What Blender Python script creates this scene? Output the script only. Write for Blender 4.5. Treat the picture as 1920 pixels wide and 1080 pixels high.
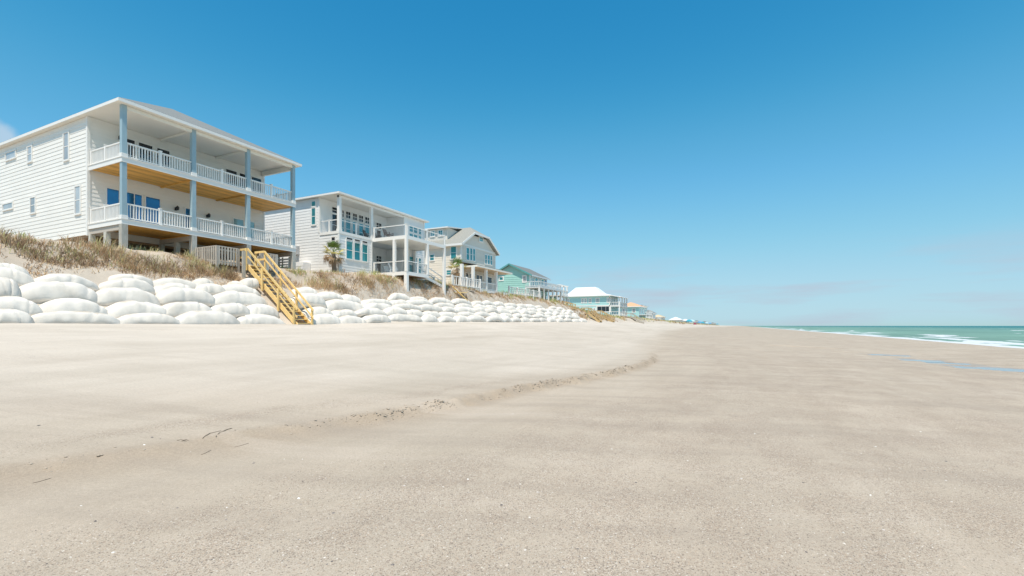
import bpy, math, random
import numpy as np
from mathutils import Vector, Matrix, noise as mn

random.seed(7); np.random.seed(7)
S = bpy.context.scene
COL = S.collection
for o in list(bpy.data.objects): bpy.data.objects.remove(o)
R = math.radians

# ------------------------------------------------------------------ camera
EYE = 1.5                       # metres above the sand at the tripod
YAW = R(25.8)                   # the coast runs along +Y, the sea lies towards +X
F = 889.5                       # focal length in photograph pixels (1920 wide)
HOR = 611.0                     # horizon row
cam = bpy.data.cameras.new('camera'); camo = bpy.data.objects.new('camera', cam); COL.objects.link(camo)
camo.location = (0, 0, EYE); camo.rotation_euler = (R(90), 0, YAW)
cam.sensor_width = 36; cam.lens = F/1920*36; cam.shift_y = (HOR-540)/1920
cam.clip_start = .05; cam.clip_end = 60000
S.camera = camo

# ------------------------------------------------------------------ sky and sun
SN_, CS_ = math.sin(YAW), math.cos(YAW)
SUN = Vector((.13, -.38, .92)).normalized()
W = bpy.data.worlds.new('World'); S.world = W; W.use_nodes = True
nt = W.node_tree; nt.nodes.clear()
def N(t, **k):
    n = nt.nodes.new(t)
    for a, b in k.items(): setattr(n, a, b)
    return n
wo = N('ShaderNodeOutputWorld'); bg = N('ShaderNodeBackground'); bg.inputs[1].default_value = .125
sky = N('ShaderNodeTexSky', sky_type='NISHITA', sun_disc=False)
sky.sun_elevation = math.asin(SUN.z); sky.sun_rotation = math.atan2(SUN.x, SUN.y)
sky.altitude = 0; sky.air_density = 1.0; sky.dust_density = .35; sky.ozone_density = 1.2
# the photograph's film look: one tone curve per colour channel over the whole sky
sep = N('ShaderNodeSeparateColor'); tint = N('ShaderNodeCombineColor'); nt.links.new(sky.outputs[0], sep.inputs[0])
CURVES = (((0, 0), (.1, .014), (.143, .027), (.224, .115), (.39, .27), (.6, .4), (.8, .46), (1, .5)),
          ((0, .1), (.2, .225), (.232, .262), (.355, .43), (.577, .61), (.8, .69), (1, .73)),
          ((0, .2), (.35, .49), (.413, .55), (.577, .72), (.65, .79), (.8, .83), (1, .86)))
for i, pts in enumerate(CURVES):
    a_ = N('ShaderNodeMath', operation='MULTIPLY'); a_.inputs[1].default_value = .136; nt.links.new(sep.outputs[i], a_.inputs[0])
    f_ = N('ShaderNodeFloatCurve'); cv = f_.mapping.curves[0]
    cv.points[0].location = pts[0]; cv.points[-1].location = pts[-1]
    for p_ in pts[1:-1]: cv.points.new(*p_)
    f_.mapping.update(); nt.links.new(a_.outputs[0], f_.inputs['Value'])
    c_ = N('ShaderNodeMath', operation='MULTIPLY'); c_.inputs[1].default_value = 1/.136; nt.links.new(f_.outputs[0], c_.inputs[0])
    nt.links.new(c_.outputs[0], tint.inputs[i])
# thin cloud veils low over the horizon, all the way round
tc = N('ShaderNodeTexCoord'); mp = N('ShaderNodeMapping'); mp.inputs['Scale'].default_value = (1.6, 1.6, 14)
nt.links.new(tc.outputs['Generated'], mp.inputs[0])
nz = N('ShaderNodeTexNoise'); nz.inputs['Scale'].default_value = 1.7; nz.inputs['Detail'].default_value = 6; nz.inputs['Roughness'].default_value = .55
nt.links.new(mp.outputs[0], nz.inputs['Vector'])
cr = N('ShaderNodeMapRange'); cr.inputs[1].default_value = .46; cr.inputs[2].default_value = .68; cr.inputs[4].default_value = .9
nt.links.new(nz.outputs[0], cr.inputs[0])
sx = N('ShaderNodeSeparateXYZ'); nt.links.new(tc.outputs['Generated'], sx.inputs[0])
el = N('ShaderNodeMapRange', interpolation_type='SMOOTHSTEP'); el.inputs[1].default_value = .17; el.inputs[2].default_value = .06; el.inputs[3].default_value = 0; el.inputs[4].default_value = 1
nt.links.new(sx.outputs[2], el.inputs[0])
mm = N('ShaderNodeMath', operation='MULTIPLY'); nt.links.new(cr.outputs[0], mm.inputs[0]); nt.links.new(el.outputs[0], mm.inputs[1])
cm = N('ShaderNodeMix', data_type='RGBA'); cm.inputs[7].default_value = (3.7, 4.2, 5.0, 1)
nt.links.new(mm.outputs[0], cm.inputs[0]); nt.links.new(tint.outputs[0], cm.inputs[6])
# one small white cloud beyond the first house
cd = Vector((-SN_+(-14-960)/F*CS_, CS_+(-14-960)/F*SN_, (HOR-272)/F)).normalized()
dv = N('ShaderNodeVectorMath', operation='DISTANCE'); dv.inputs[1].default_value = cd; nt.links.new(tc.outputs['Generated'], dv.inputs[0])
cn = N('ShaderNodeTexNoise'); cn.inputs['Scale'].default_value = 22; cn.inputs['Detail'].default_value = 6; nt.links.new(tc.outputs['Generated'], cn.inputs['Vector'])
ca = N('ShaderNodeMath', operation='MULTIPLY_ADD'); ca.inputs[1].default_value = .05; nt.links.new(cn.outputs[0], ca.inputs[0]); nt.links.new(dv.outputs['Value'], ca.inputs[2])
cs = N('ShaderNodeMapRange', interpolation_type='SMOOTHSTEP'); cs.inputs[1].default_value = .068; cs.inputs[2].default_value = .045; cs.inputs[3].default_value = 0; cs.inputs[4].default_value = .5; nt.links.new(ca.outputs[0], cs.inputs[0])
cm2 = N('ShaderNodeMix', data_type='RGBA'); cm2.inputs[7].default_value = (5.4, 5.7, 6.0, 1); nt.links.new(cs.outputs[0], cm2.inputs[0]); nt.links.new(cm.outputs[2], cm2.inputs[6]); cm = cm2
nt.links.new(cm.outputs[2], bg.inputs[0]); nt.links.new(bg.outputs[0], wo.inputs[0])

sl = bpy.data.lights.new('sun', 'SUN'); so = bpy.data.objects.new('sun', sl); COL.objects.link(so)
sl.energy = 5.0; sl.angle = R(.53); sl.color = (1, .905, .78)
so.rotation_euler = SUN.to_track_quat('Z', 'Y').to_euler(); so.location = (30, -40, 60)
S.view_settings.view_transform = 'Standard'; S.view_settings.look = 'None'
S.view_settings.gamma = 1; S.view_settings.exposure = .1
S.render.engine = 'CYCLES'
S.cycles.max_bounces = 6; S.cycles.diffuse_bounces = 4; S.cycles.transparent_max_bounces = 8

# ------------------------------------------------------------------ pixel -> place on a known plane
SN, CS = math.sin(YAW), math.cos(YAW)
def ray(px, py=HOR):
    a = (px-960)/F
    return -SN+a*CS, CS+a*SN, (HOR-py)/F
def py_(px, X):                 # along-shore position where the column px meets the plane x = X
    x, y, z = ray(px); return y/x*X
def pz_(px, py, X):             # height there
    x, y, z = ray(px, py); return EYE+z*X/x
def px_(px, Y):                 # x position where the column px meets the plane y = Y
    x, y, z = ray(px); return x/y*Y
def pzy_(px, py, Y):
    x, y, z = ray(px, py); return EYE+z*Y/y

# ------------------------------------------------------------------ materials
def mat(name, col, rough=.6, metal=0, spec=.5, var=.06, scale=3, bump=0, bscale=30, stretch=(1, 1, 1), dirt=None, dirt_amt=.0, dirt_scale=1.2):
    m = bpy.data.materials.new(name); m.use_nodes = True
    t = m.node_tree; b = t.nodes['Principled BSDF']
    b.inputs['Roughness'].default_value = rough; b.inputs['Metallic'].default_value = metal
    b.inputs['Specular IOR Level'].default_value = spec
    tc = t.nodes.new('ShaderNodeTexCoord'); mp = t.nodes.new('ShaderNodeMapping'); mp.inputs['Scale'].default_value = stretch
    geo = t.nodes.new('ShaderNodeNewGeometry')
    t.links.new(geo.outputs['Position'], mp.inputs[0])
    nz = t.nodes.new('ShaderNodeTexNoise'); nz.inputs['Scale'].default_value = scale; nz.inputs['Detail'].default_value = 5
    t.links.new(mp.outputs[0], nz.inputs['Vector'])
    oi = t.nodes.new('ShaderNodeObjectInfo')
    ad = t.nodes.new('ShaderNodeMath'); ad.operation = 'MULTIPLY_ADD'; ad.inputs[1].default_value = .5; ad.inputs[2].default_value = -.25
    t.links.new(oi.outputs['Random'], ad.inputs[0])
    a2 = t.nodes.new('ShaderNodeMath'); a2.operation = 'ADD'; t.links.new(nz.outputs[0], a2.inputs[0]); t.links.new(ad.outputs[0], a2.inputs[1])
    mr = t.nodes.new('ShaderNodeMapRange'); mr.inputs[1].default_value = .2; mr.inputs[2].default_value = .8
    mr.inputs[3].default_value = 1-var; mr.inputs[4].default_value = 1+var
    t.links.new(a2.outputs[0], mr.inputs[0])
    mx = t.nodes.new('ShaderNodeMix'); mx.data_type = 'RGBA'; mx.blend_type = 'MULTIPLY'; mx.inputs[0].default_value = 1
    mx.inputs[6].default_value = (*col, 1); t.links.new(mr.outputs[0], mx.inputs[7])
    out = mx.outputs[2]
    if dirt:
        n2 = t.nodes.new('ShaderNodeTexNoise'); n2.inputs['Scale'].default_value = dirt_scale; n2.inputs['Detail'].default_value = 8; n2.inputs['Roughness'].default_value = .65
        t.links.new(geo.outputs['Position'], n2.inputs['Vector'])
        r2 = t.nodes.new('ShaderNodeMapRange'); r2.inputs[1].default_value = .45; r2.inputs[2].default_value = .8; r2.inputs[4].default_value = dirt_amt
        t.links.new(n2.outputs[0], r2.inputs[0])
        m2 = t.nodes.new('ShaderNodeMix'); m2.data_type = 'RGBA'; m2.inputs[7].default_value = (*dirt, 1)
        t.links.new(r2.outputs[0], m2.inputs[0]); t.links.new(out, m2.inputs[6]); out = m2.outputs[2]
    t.links.new(out, b.inputs['Base Color'])
    if bump:
        n3 = t.nodes.new('ShaderNodeTexNoise'); n3.inputs['Scale'].default_value = bscale; n3.inputs['Detail'].default_value = 6
        t.links.new(mp.outputs[0], n3.inputs['Vector'])
        bp = t.nodes.new('ShaderNodeBump'); bp.inputs['Strength'].default_value = bump; bp.inputs['Distance'].default_value = .03
        t.links.new(n3.outputs[0], bp.inputs['Height']); t.links.new(bp.outputs[0], b.inputs['Normal'])
    return m
M = {}
M['white'] = mat('white_paint', (.79, .77, .74), .5, var=.03, dirt=(.6, .57, .5), dirt_amt=.18)
M['trim'] = mat('white_trim', (.81, .79, .76), .45, var=.02)
M['siding'] = mat('white_siding', (.81, .785, .745), .5, var=.035, scale=.8, dirt=(.62, .6, .54), dirt_amt=.15)
M['siding2'] = mat('cool_white_siding', (.8, .795, .785), .5, var=.035, scale=.8, dirt=(.6, .58, .54), dirt_amt=.15)
M['soffit'] = mat('cream_soffit', (.8, .775, .71), .6, var=.02)
M['post'] = mat('blue_grey_paint', (.3, .42, .48), .5, var=.05, dirt=(.5, .55, .56), dirt_amt=.2)
M['pine'] = mat('new_pine_boards', (.62, .34, .075), .6, var=.3, scale=2.2, stretch=(6, .6, 6), bump=.15)
M['lumber'] = mat('yellow_lumber', (.8, .57, .24), .65, var=.2, scale=5, stretch=(2, 4, 6), bump=.2, dirt=(.6, .42, .2), dirt_amt=.5, dirt_scale=4)
M['tan_lumber'] = mat('tan_lumber', (.5, .36, .18), .7, var=.15, scale=3)
M['grey_wood'] = mat('weathered_wood', (.46, .42, .37), .8, var=.18, scale=6, stretch=(3, 3, .6), bump=.3)
M['pier'] = mat('weathered_piling', (.5, .48, .43), .85, var=.2, scale=4, stretch=(3, 3, .5), bump=.4, dirt=(.3, .28, .24), dirt_amt=.4, dirt_scale=3)
M['shingle'] = mat('grey_shingles', (.17, .18, .178), .9, var=.25, scale=7, bump=.5, bscale=14)
M['shingle2'] = mat('tan_grey_shingles', (.3, .295, .265), .9, var=.2, scale=7, bump=.5, bscale=14)
M['metal_roof'] = mat('white_metal_roof', (.82, .83, .84), .35, var=.03)
M['clay_roof'] = mat('orange_tan_roof', (.62, .34, .2), .85, var=.15, scale=6)
M['red_roof'] = mat('tan_roof', (.6, .48, .3), .85, var=.15, scale=6)
M['greige'] = mat('greige_siding', (.8, .73, .625), .6, var=.04)
M['greige2'] = mat('shade_greige_siding', (.71, .66, .59), .6, var=.04)  # darker greige: weaker sun on the sea front is put into the colour
M['teal'] = mat('teal_siding', (.34, .6, .54), .55, var=.05)
M['aqua'] = mat('aqua_siding', (.42, .68, .68), .55, var=.05)
M['aqua2'] = mat('light_aqua_siding', (.4, .66, .66), .55, var=.05)
M['palegrey'] = mat('pale_grey_siding', (.62, .65, .66), .6, var=.05)
M['dark'] = mat('dark_wood', (.1, .085, .07), .9, var=.2)  # dark brown wood of the deck body
M['black'] = mat('black_metal', (.012, .012, .014), .35, var=.1)
M['brownwood'] = mat('stained_brown_boards', (.36, .22, .12), .65, var=.2, scale=3, stretch=(.6, 6, 6))
M['grey_plastic'] = mat('grey_utility_box', (.42, .42, .42), .5, var=.1)
M['bag'] = mat('geotextile_fabric', (.71, .665, .605), .9, var=.07, scale=1.1, bump=.35, bscale=7, dirt=(.5, .44, .365), dirt_amt=.55, dirt_scale=1.3)
def dust(m, col):                                   # blown sand that settles on whatever faces up
    t = m.node_tree; b = t.nodes['Principled BSDF']; src = b.inputs['Base Color'].links[0].from_socket
    g = t.nodes.new('ShaderNodeNewGeometry'); sp = t.nodes.new('ShaderNodeSeparateXYZ'); t.links.new(g.outputs['True Normal'], sp.inputs[0])
    r = t.nodes.new('ShaderNodeMapRange'); r.inputs[1].default_value = .8; r.inputs[2].default_value = .99; t.links.new(sp.outputs[2], r.inputs[0])
    n = t.nodes.new('ShaderNodeTexNoise'); n.inputs['Scale'].default_value = .9; n.inputs['Detail'].default_value = 7; t.links.new(g.outputs['Position'], n.inputs['Vector'])
    r2 = t.nodes.new('ShaderNodeMapRange'); r2.inputs[1].default_value = .45; r2.inputs[2].default_value = .62; t.links.new(n.outputs[0], r2.inputs[0])
    mu = t.nodes.new('ShaderNodeMath'); mu.operation = 'MULTIPLY'; t.links.new(r.outputs[0], mu.inputs[0]); t.links.new(r2.outputs[0], mu.inputs[1])
    mx = t.nodes.new('ShaderNodeMix'); mx.data_type = 'RGBA'; mx.inputs[7].default_value = (*col, 1); t.links.new(mu.outputs[0], mx.inputs[0]); t.links.new(src, mx.inputs[6]); t.links.new(mx.outputs[2], b.inputs['Base Color'])
dust(M['bag'], (.46, .395, .32))
M['trunk'] = mat('palm_trunk', (.26, .2, .15), .9, var=.35, scale=14, stretch=(1, 1, 2), bump=.8, bscale=25)
M['frond_g'] = mat('green_palm_leaf', (.12, .2, .035), .5, var=.25)
M['frond_y'] = mat('yellow_palm_leaf', (.42, .36, .08), .5, var=.25)
M['frond_b'] = mat('dead_palm_leaf', (.33, .22, .12), .8, var=.25)
M['chair_dark'] = mat('charcoal_wicker', (.045, .04, .04), .6, var=.2)
M['chair_white'] = mat('white_plastic', (.78, .78, .78), .4, var=.02)
M['canopy'] = mat('teal_canvas', (.03, .3, .4), .8, var=.1)
M['canopy2'] = mat('blue_canvas', (.1, .3, .5), .8, var=.1)
M['canopy3'] = mat('pale_blue_canvas', (.35, .52, .58), .8, var=.1)
M['red'] = mat('red_canvas', (.25, .04, .07), .8, var=.1)
M['sand_groove'] = mat('groove_shade', (.17, .135, .1), .8, var=.3)  # dark tone standing for the shade inside small sand grooves
M['lattice'] = mat('green_lumber', (.4, .38, .26), .8, var=.15, scale=5)  # olive-green lumber below the houses
def glass(name, col, metal, rough=.06):
    m = mat(name, col, rough, metal=metal, spec=.8, var=.25, scale=.9)
    return m
M['glass_blue'] = glass('blue_glass', (.035, .2, .4), .45)
M['glass_dark'] = glass('dark_glass', (.012, .02, .028), .1)
M['glass_teal'] = glass('teal_glass', (.04, .3, .34), .4)
M['glass_pale'] = glass('pale_green_glass', (.3, .42, .42), .3)
M['glass_grey'] = glass('grey_glass', (.46, .47, .48), .2, .15)

# ------------------------------------------------------------------ mesh helpers
class MB:
    def __init__(s): s.v = []; s.f = []
    def add(s, vs, fs):
        n = len(s.v); s.v += [tuple(v) for v in vs]; s.f += [tuple(i+n for i in f) for f in fs]; return s
    def box(s, x0, x1, y0, y1, z0, z1):
        x0, x1 = sorted((x0, x1)); y0, y1 = sorted((y0, y1)); z0, z1 = sorted((z0, z1))
        return s.add([(x0,y0,z0),(x1,y0,z0),(x1,y1,z0),(x0,y1,z0),(x0,y0,z1),(x1,y0,z1),(x1,y1,z1),(x0,y1,z1)],
                     [(0,3,2,1),(4,5,6,7),(0,1,5,4),(1,2,6,5),(2,3,7,6),(3,0,4,7)])
    def beam(s, p, q, w, h, up=(0, 0, 1)):
        p = Vector(p); q = Vector(q); d = (q-p).normalized(); u = Vector(up)
        if abs(d.dot(u)) > .99: u = Vector((1, 0, 0))
        r = d.cross(u).normalized(); u = r.cross(d)
        vs = []
        for c in (p, q):
            for a, b in ((-1,-1),(1,-1),(1,1),(-1,1)): vs.append(c+r*(a*w/2)+u*(b*h/2))
        return s.add(vs, [(0,1,2,3),(7,6,5,4),(0,4,5,1),(1,5,6,2),(2,6,7,3),(3,7,4,0)])
    def tube(s, pts, rad, n=8):
        rings = []
        for i, p in enumerate(pts):
            p = Vector(p); a = Vector(pts[max(0, i-1)]); b = Vector(pts[min(len(pts)-1, i+1)])
            d = (b-a).normalized(); u = Vector((0, 0, 1)) if abs(d.z) < .9 else Vector((1, 0, 0))
            r = d.cross(u).normalized(); u = r.cross(d); rr = rad[i] if hasattr(rad, '__len__') else rad
            rings.append([p+(r*math.cos(k/n*2*math.pi)+u*math.sin(k/n*2*math.pi))*rr for k in range(n)])
        fs = []
        for i in range(len(pts)-1):
            for k in range(n): fs.append((i*n+k, i*n+(k+1) % n, (i+1)*n+(k+1) % n, (i+1)*n+k))
        fs.append(tuple(range(n))[::-1]); fs.append(tuple((len(pts)-1)*n+k for k in range(n)))
        return s.add([v for r in rings for v in r], fs)
    def slab(s, poly, thick):           # polygon (list of 3d points) thickened downwards
        n = len(poly); lo = [(p[0], p[1], p[2]-thick) for p in poly]
        return s.add(list(poly)+lo, [tuple(range(n)), tuple(range(2*n-1, n-1, -1))]+[(i, i+n, (i+1) % n+n, (i+1) % n) for i in range(n)])
    def build(s, name, m, parent=None, smooth=False, keep=False):
        me = bpy.data.meshes.new(name)
        v = np.array(s.v, dtype=float)
        c = np.zeros(3) if keep else (v.min(0)+v.max(0))/2
        me.from_pydata((v-c).tolist(), [], s.f); me.materials.append(M[m] if isinstance(m, str) else m)
        if smooth: me.polygons.foreach_set('use_smooth', [True]*len(me.polygons))
        me.update()
        return link(me, name, tuple(c), parent)
def world_loc(o):
    l = Vector(o.location); p = o.parent
    return l if p is None else Vector(o['_w'])
def link(me, name, loc, parent=None):
    o = bpy.data.objects.new(name, me); COL.objects.link(o)
    place(o, loc, parent); return o
WL = {}
def place(o, loc, parent):
    loc = Vector(loc)
    if parent is not None:
        o.parent = parent; o.location = loc-WL[parent.name]
    else: o.location = loc
    WL[o.name] = loc
def inst(src, loc, parent):
    o = src.copy(); COL.objects.link(o); place(o, loc, parent); return o
def tag(o, label, cat, group=None):
    o['label'] = label; o['category'] = cat
    if group: o['group'] = group
    return o
def thing(name, label, cat, loc, group=None):
    o = bpy.data.objects.new(name, None); COL.objects.link(o); o.empty_display_size = .3
    place(o, loc, None); return tag(o, label, cat, group)
def struct(o): o['kind'] = 'structure'; return o
def stuff(o, label=None, cat=None):
    o['kind'] = 'stuff'
    if label: o['label'] = label; o['category'] = cat
    return o

def sstep(a, b, x):
    t = min(1, max(0, (x-a)/(b-a))); return t*t*(3-2*t)
def lerp_tab(tab, x):
    if x <= tab[0][0]: return tab[0][1]
    for (a, b), (c, d) in zip(tab, tab[1:]):
        if x <= c: return b+(d-b)*(x-a)/(c-a)
    return tab[-1][1]

# ------------------------------------------------------------------ terrain
SCARP = [(-5, -6.6), (1.8, -5.95), (3.65, -5.45), (6.9, -4.5), (9.6, -4.05), (13, -3.4), (16, -3.05), (20, -3.1), (26, -4.2), (40, -6), (80, -10), (160, -12.5), (600, -13)]
DUNE = [(-20, 1), (75, 1.0), (88, .82), (108, .62), (140, .66), (200, .6), (300, .5), (500, .4), (900, .35)]
LAND = [(-24.0, 0), (-24.2, .035), (-24.6, .09), (-25.35, .205), (-26.1, .325), (-26.75, .43), (-27.6, .58), (-28.4, .68), (-29.4, .86), (-31, .955), (-34, 1.0), (-400, 1.02)]
LANDN = [(-a, b) for a, b in LAND]
BEACH = [(-24.0, 1.5), (-18, 1.1), (-12, .66), (-7, .24), (-5, .12), (0, 0), (4, -.14), (8, -.32), (11, -.34), (15, -.22), (18, -.2), (21, -.38), (27, -1.0), (36, -1.45), (80, -3.5), (300, -6)]
def toe(y): return 1.5+lerp_tab([(21, 0), (29, .3), (76, .65), (200, .6), (500, .3)], y)
def fbm(x, y, s, o=3):
    return mn.fractal(Vector((x*s, y*s, 3.3)), 1.0, 2.0, o)
POOLS = []
for (a, b, y, w) in ((1440, 1500, 652.5, .35), (1500, 1572, 657.5, .5), (1575, 1640, 663, .6), (1632, 1702, 667.5, .9), (1690, 1762, 674, .9), (1742, 1812, 682.5, 1.0), (1800, 1872, 688.5, 1.1), (1868, 1950, 695, 1.2)):
    y += 1.6*(-1)**len(POOLS); d = (EYE+.36)/((y-HOR)/F)
    p = ray(a+9); q = ray(b-9)
    POOLS.append(((p[0]*d, p[1]*d), (q[0]*d, q[1]*d), w*1.5))
def pool_d(x, y):
    best = 9
    for (p, q, w) in POOLS:
        ax, ay = q[0]-p[0], q[1]-p[1]; L = ax*ax+ay*ay
        t = max(0, min(1, ((x-p[0])*ax+(y-p[1])*ay)/L))
        best = min(best, math.hypot(x-p[0]-t*ax, y-p[1]-t*ay)/w/(1-.75*abs(2*t-1)**2))
    return best
POOL_Z = -.36
def ground(x, y, fine=True):
    tz = toe(y)
    if x <= -24:
        top = 6.0*lerp_tab(DUNE, y)
        f = lerp_tab(LANDN, -x+1.5*sstep(24, 31, y)*sstep(26.25, 27.3, -x))
        z = tz+(top-tz)*f+.3*sstep(28, 33, y)*(1-sstep(44, 50, y))*sstep(26.7, 27.6, -x)
        if x < -27.3: z += .16*fbm(x, y, .55)*sstep(27.3, 28.5, -x)+.05*fbm(x, y, 2.1)
        return z
    z = lerp_tab(BEACH, x)
    if x < 0: z += (tz-1.5)*sstep(-4, -24, x)
    xs = lerp_tab(SCARP, y)+.16*fbm(0, y, .9)
    fade = 1-sstep(20, 30, y)
    if fade > 0:
        d = x-xs
        z += .1*fade*(.35+.65*sstep(3.5, 7, y))*(1-sstep(-.1, .05, d+.05*fbm(x, y, 5)))-.03*fade*math.exp(-((d-.55)/.5)**2)
        rough = math.exp(-((d+.1)/.14)**2)*fade
        if fine and rough > .02:
            z += rough*(.075*fbm(x, y, 3.6, 4)+.05*abs(fbm(x, y, 8, 3)))*(.35+.65*sstep(3.0, 6.5, y))
    z += .03*fbm(x*1, y*.35, .5, 2)
    if fine and y < 30:
        z += .006*fbm(x, y, 2.6, 3)
    if -2 < x < 22 and 12 < y < 75:
        d = pool_d(x, y)
        z = z+(POOL_Z+.022-z)*(1-sstep(1.2, 3.2, d))
        z -= .07*(1-sstep(.6, 1.15, d+.6*fbm(x, y, .8)))
    return z
def axis(parts):
    out = []
    for a, b, st in parts:
        n = max(1, int(round((b-a)/st))); out += [a+(b-a)*i/n for i in range(n)]
    out.append(parts[-1][1]); return out
gx = axis([(-400, -60, 34), (-60, -33, 1.5), (-33, -23, .22), (-23, -8, .5), (-8, 2.5, .065), (2.5, 13, .2), (13, 40, .5), (40, 100, 6), (100, 300, 40)])
gy = axis([(-60, -4, 8), (-4, 1, .5), (1, 14, .065), (14, 26, .13), (26, 50, .3), (50, 100, .8), (100, 300, 5), (300, 1200, 50), (1200, 8000, 800)])
nx, ny = len(gx), len(gy)
V = []; A = []
for y in gy:
    for x in gx:
        z = ground(x, y); V.append((x, y, z))
        xs = lerp_tab(SCARP, y); d = x-xs; wd = max(2.2, 8-.45*y)
        dry = sstep(-.6, wd, -d)*.66+.06+sstep(-10, -22, x)*.28
        if x < -24.5: dry = .8-.5*sstep(26.5, 28.5, -x)
        far = sstep(20, 45, y)
        peb = max(sstep(1.3, 2.6, d+.8*fbm(x, y, .35)), .9*math.exp(-((d+1.2-.04*y+.25*fbm(x, y, .3))/.24)**2)*(1-sstep(6, 16, y)))*(1-far)+.35*far*sstep(0, 2, d)
        if y < 45 and -22 < x < -10:
            for xl, am in ((-13.6, .8), (-20.3, .7), (-17.2, .35)): peb = max(peb, am*math.exp(-((x-xl+.5*fbm(1, y, .15))/.22)**2)*sstep(-.25, .2, fbm(x*2, y, .3)))
        wet = sstep(20.5, 25, x)
        scp = math.exp(-((d+.02)/(.22 if d < 0 else .2+.4*(1-sstep(4, 9, y))))**2)*(1-sstep(18, 28, y))
        if 1 < x < 20 and 12 < y < 70: wet = max(wet, .8*(1-sstep(.9, 1.6, pool_d(x, y))))
        A.append((dry, peb, wet, scp))
Fq = [(j*nx+i, j*nx+i+1, (j+1)*nx+i+1, (j+1)*nx+i) for j in range(ny-1) for i in range(nx-1)]
me = bpy.data.meshes.new('sand_ground'); me.from_pydata(V, [], Fq)
me.polygons.foreach_set('use_smooth', [True]*len(me.polygons))
at = me.attributes.new('mask', 'FLOAT_COLOR', 'POINT'); at.data.foreach_set('color', np.array(A, dtype=np.float32).ravel())
me.update()
def sand_material():
    m = bpy.data.materials.new('beach_sand'); m.use_nodes = True; t = m.node_tree; L = t.links.new
    b = t.nodes['Principled BSDF']
    def nn(k, **kw):
        n = t.nodes.new(k)
        for a, c in kw.items(): setattr(n, a, c)
        return n
    geo = nn('ShaderNodeNewGeometry'); P = geo.outputs['Position']
    at = nn('ShaderNodeAttribute', attribute_name='mask'); se = nn('ShaderNodeSeparateColor'); L(at.outputs['Color'], se.inputs[0])
    def noise(scale, st=(1, 1, 1), detail=5, rough=.55):
        mp = nn('ShaderNodeMapping'); mp.inputs['Scale'].default_value = st; L(P, mp.inputs[0])
        n = nn('ShaderNodeTexNoise'); n.inputs['Scale'].default_value = scale; n.inputs['Detail'].default_value = detail; n.inputs['Roughness'].default_value = rough
        L(mp.outputs[0], n.inputs['Vector']); return n.outputs[0]
    def rng(src, a, c, d, e):
        r = nn('ShaderNodeMapRange'); L(src, r.inputs[0])
        for i, v in enumerate((a, c, d, e)): r.inputs[i+1].default_value = v
        return r.outputs[0]
    def math_(op, a, c):
        n = nn('ShaderNodeMath', operation=op)
        for i, v in enumerate((a, c)):
            if isinstance(v, (int, float)): n.inputs[i].default_value = v
            else: L(v, n.inputs[i])
        return n.outputs[0]
    def mix(f, a, c, bt='MIX'):
        n = nn('ShaderNodeMix', data_type='RGBA', blend_type=bt)
        if isinstance(f, (int, float)): n.inputs[0].default_value = f
        else: L(f, n.inputs[0])
        for i, v in ((6, a), (7, c)):
            if isinstance(v, tuple): n.inputs[i].default_value = (*v, 1)
            else: L(v, n.inputs[i])
        return n.outputs[2]
    # dry / damp sand with streaks that run along the shore
    streak = noise(.5, (1.8, .3, 1), 8, .68)
    def rnoise(scale, st, rot):
        mp = nn('ShaderNodeMapping'); mp.vector_type = 'TEXTURE'; mp.inputs['Rotation'].default_value = (0, 0, rot); mp.inputs['Scale'].default_value = st; L(P, mp.inputs[0])
        n = nn('ShaderNodeTexNoise'); n.inputs['Scale'].default_value = scale; n.inputs['Detail'].default_value = 7; n.inputs['Roughness'].default_value = .62
        L(mp.outputs[0], n.inputs['Vector']); return n.outputs[0]
    patch = noise(.33, (1, .5, 1), 5, .6)
    rill = rnoise(.6, (5, .55, 1), R(20))                # drainage streaks that run down to the sea
    dryf = math_('ADD', se.outputs[0], rng(streak, .3, .7, -.11, .11))
    base = mix(dryf, (.415, .345, .272), (.56, .5, .432))
    base = mix(rng(patch, .4, .68, 0, .42), base, (.385, .335, .27))
    base = mix(math_('MULTIPLY', at.outputs['Alpha'], .55), base, (.31, .24, .175))
    base = mix(1.0, base, mix(rng(streak, .25, .75, 0, 1), (.93, .93, .93), (1.06, 1.06, 1.06)), 'MULTIPLY')
    wetside = math_('SUBTRACT', 1.0, se.outputs[0])
    base = mix(math_('MULTIPLY', wetside, rng(rill, .48, .64, 0, .62)), base, (.33, .275, .222))
    base = mix(math_('MULTIPLY', wetside, rng(rill, .46, .34, 0, .6)), base, (.465, .395, .325))
    # fine grain
    g = noise(160, (1, 1, 1), 3, .7)
    base = mix(1.0, base, mix(rng(g, .3, .7, 0, 1), (.78, .78, .78), (1.2, 1.2, 1.2)), 'MULTIPLY')
    base = mix(1.0, base, mix(rng(noise(42, (1, .8, 1), 4, .65), .3, .7, 0, 1), (.9, .895, .89), (1.09, 1.09, 1.09)), 'MULTIPLY')
    # shell hash and little stones
    clump = noise(1.3, (1.3, .7, 1), 6, .65)
    amt = math_('MULTIPLY', se.outputs[1], rng(clump, .4, .62, .15, 1))
    for sc, thr, k in ((75, .44, 1), (140, .46, 1), (34, .25, .6)):
        vo = nn('ShaderNodeTexVoronoi', voronoi_dimensions='2D'); vo.inputs['Scale'].default_value = sc; L(P, vo.inputs['Vector'])
        sv = nn('ShaderNodeSeparateColor'); L(vo.outputs['Color'], sv.inputs[0])
        ramp = nn('ShaderNodeValToRGB'); L(sv.outputs[0], ramp.inputs[0]); ramp.color_ramp.interpolation = 'CONSTANT'
        e = ramp.color_ramp.elements; e[0].position = 0; e[0].color = (.09, .075, .065, 1); e[1].position = .14; e[1].color = (.19, .15, .12, 1)
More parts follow.
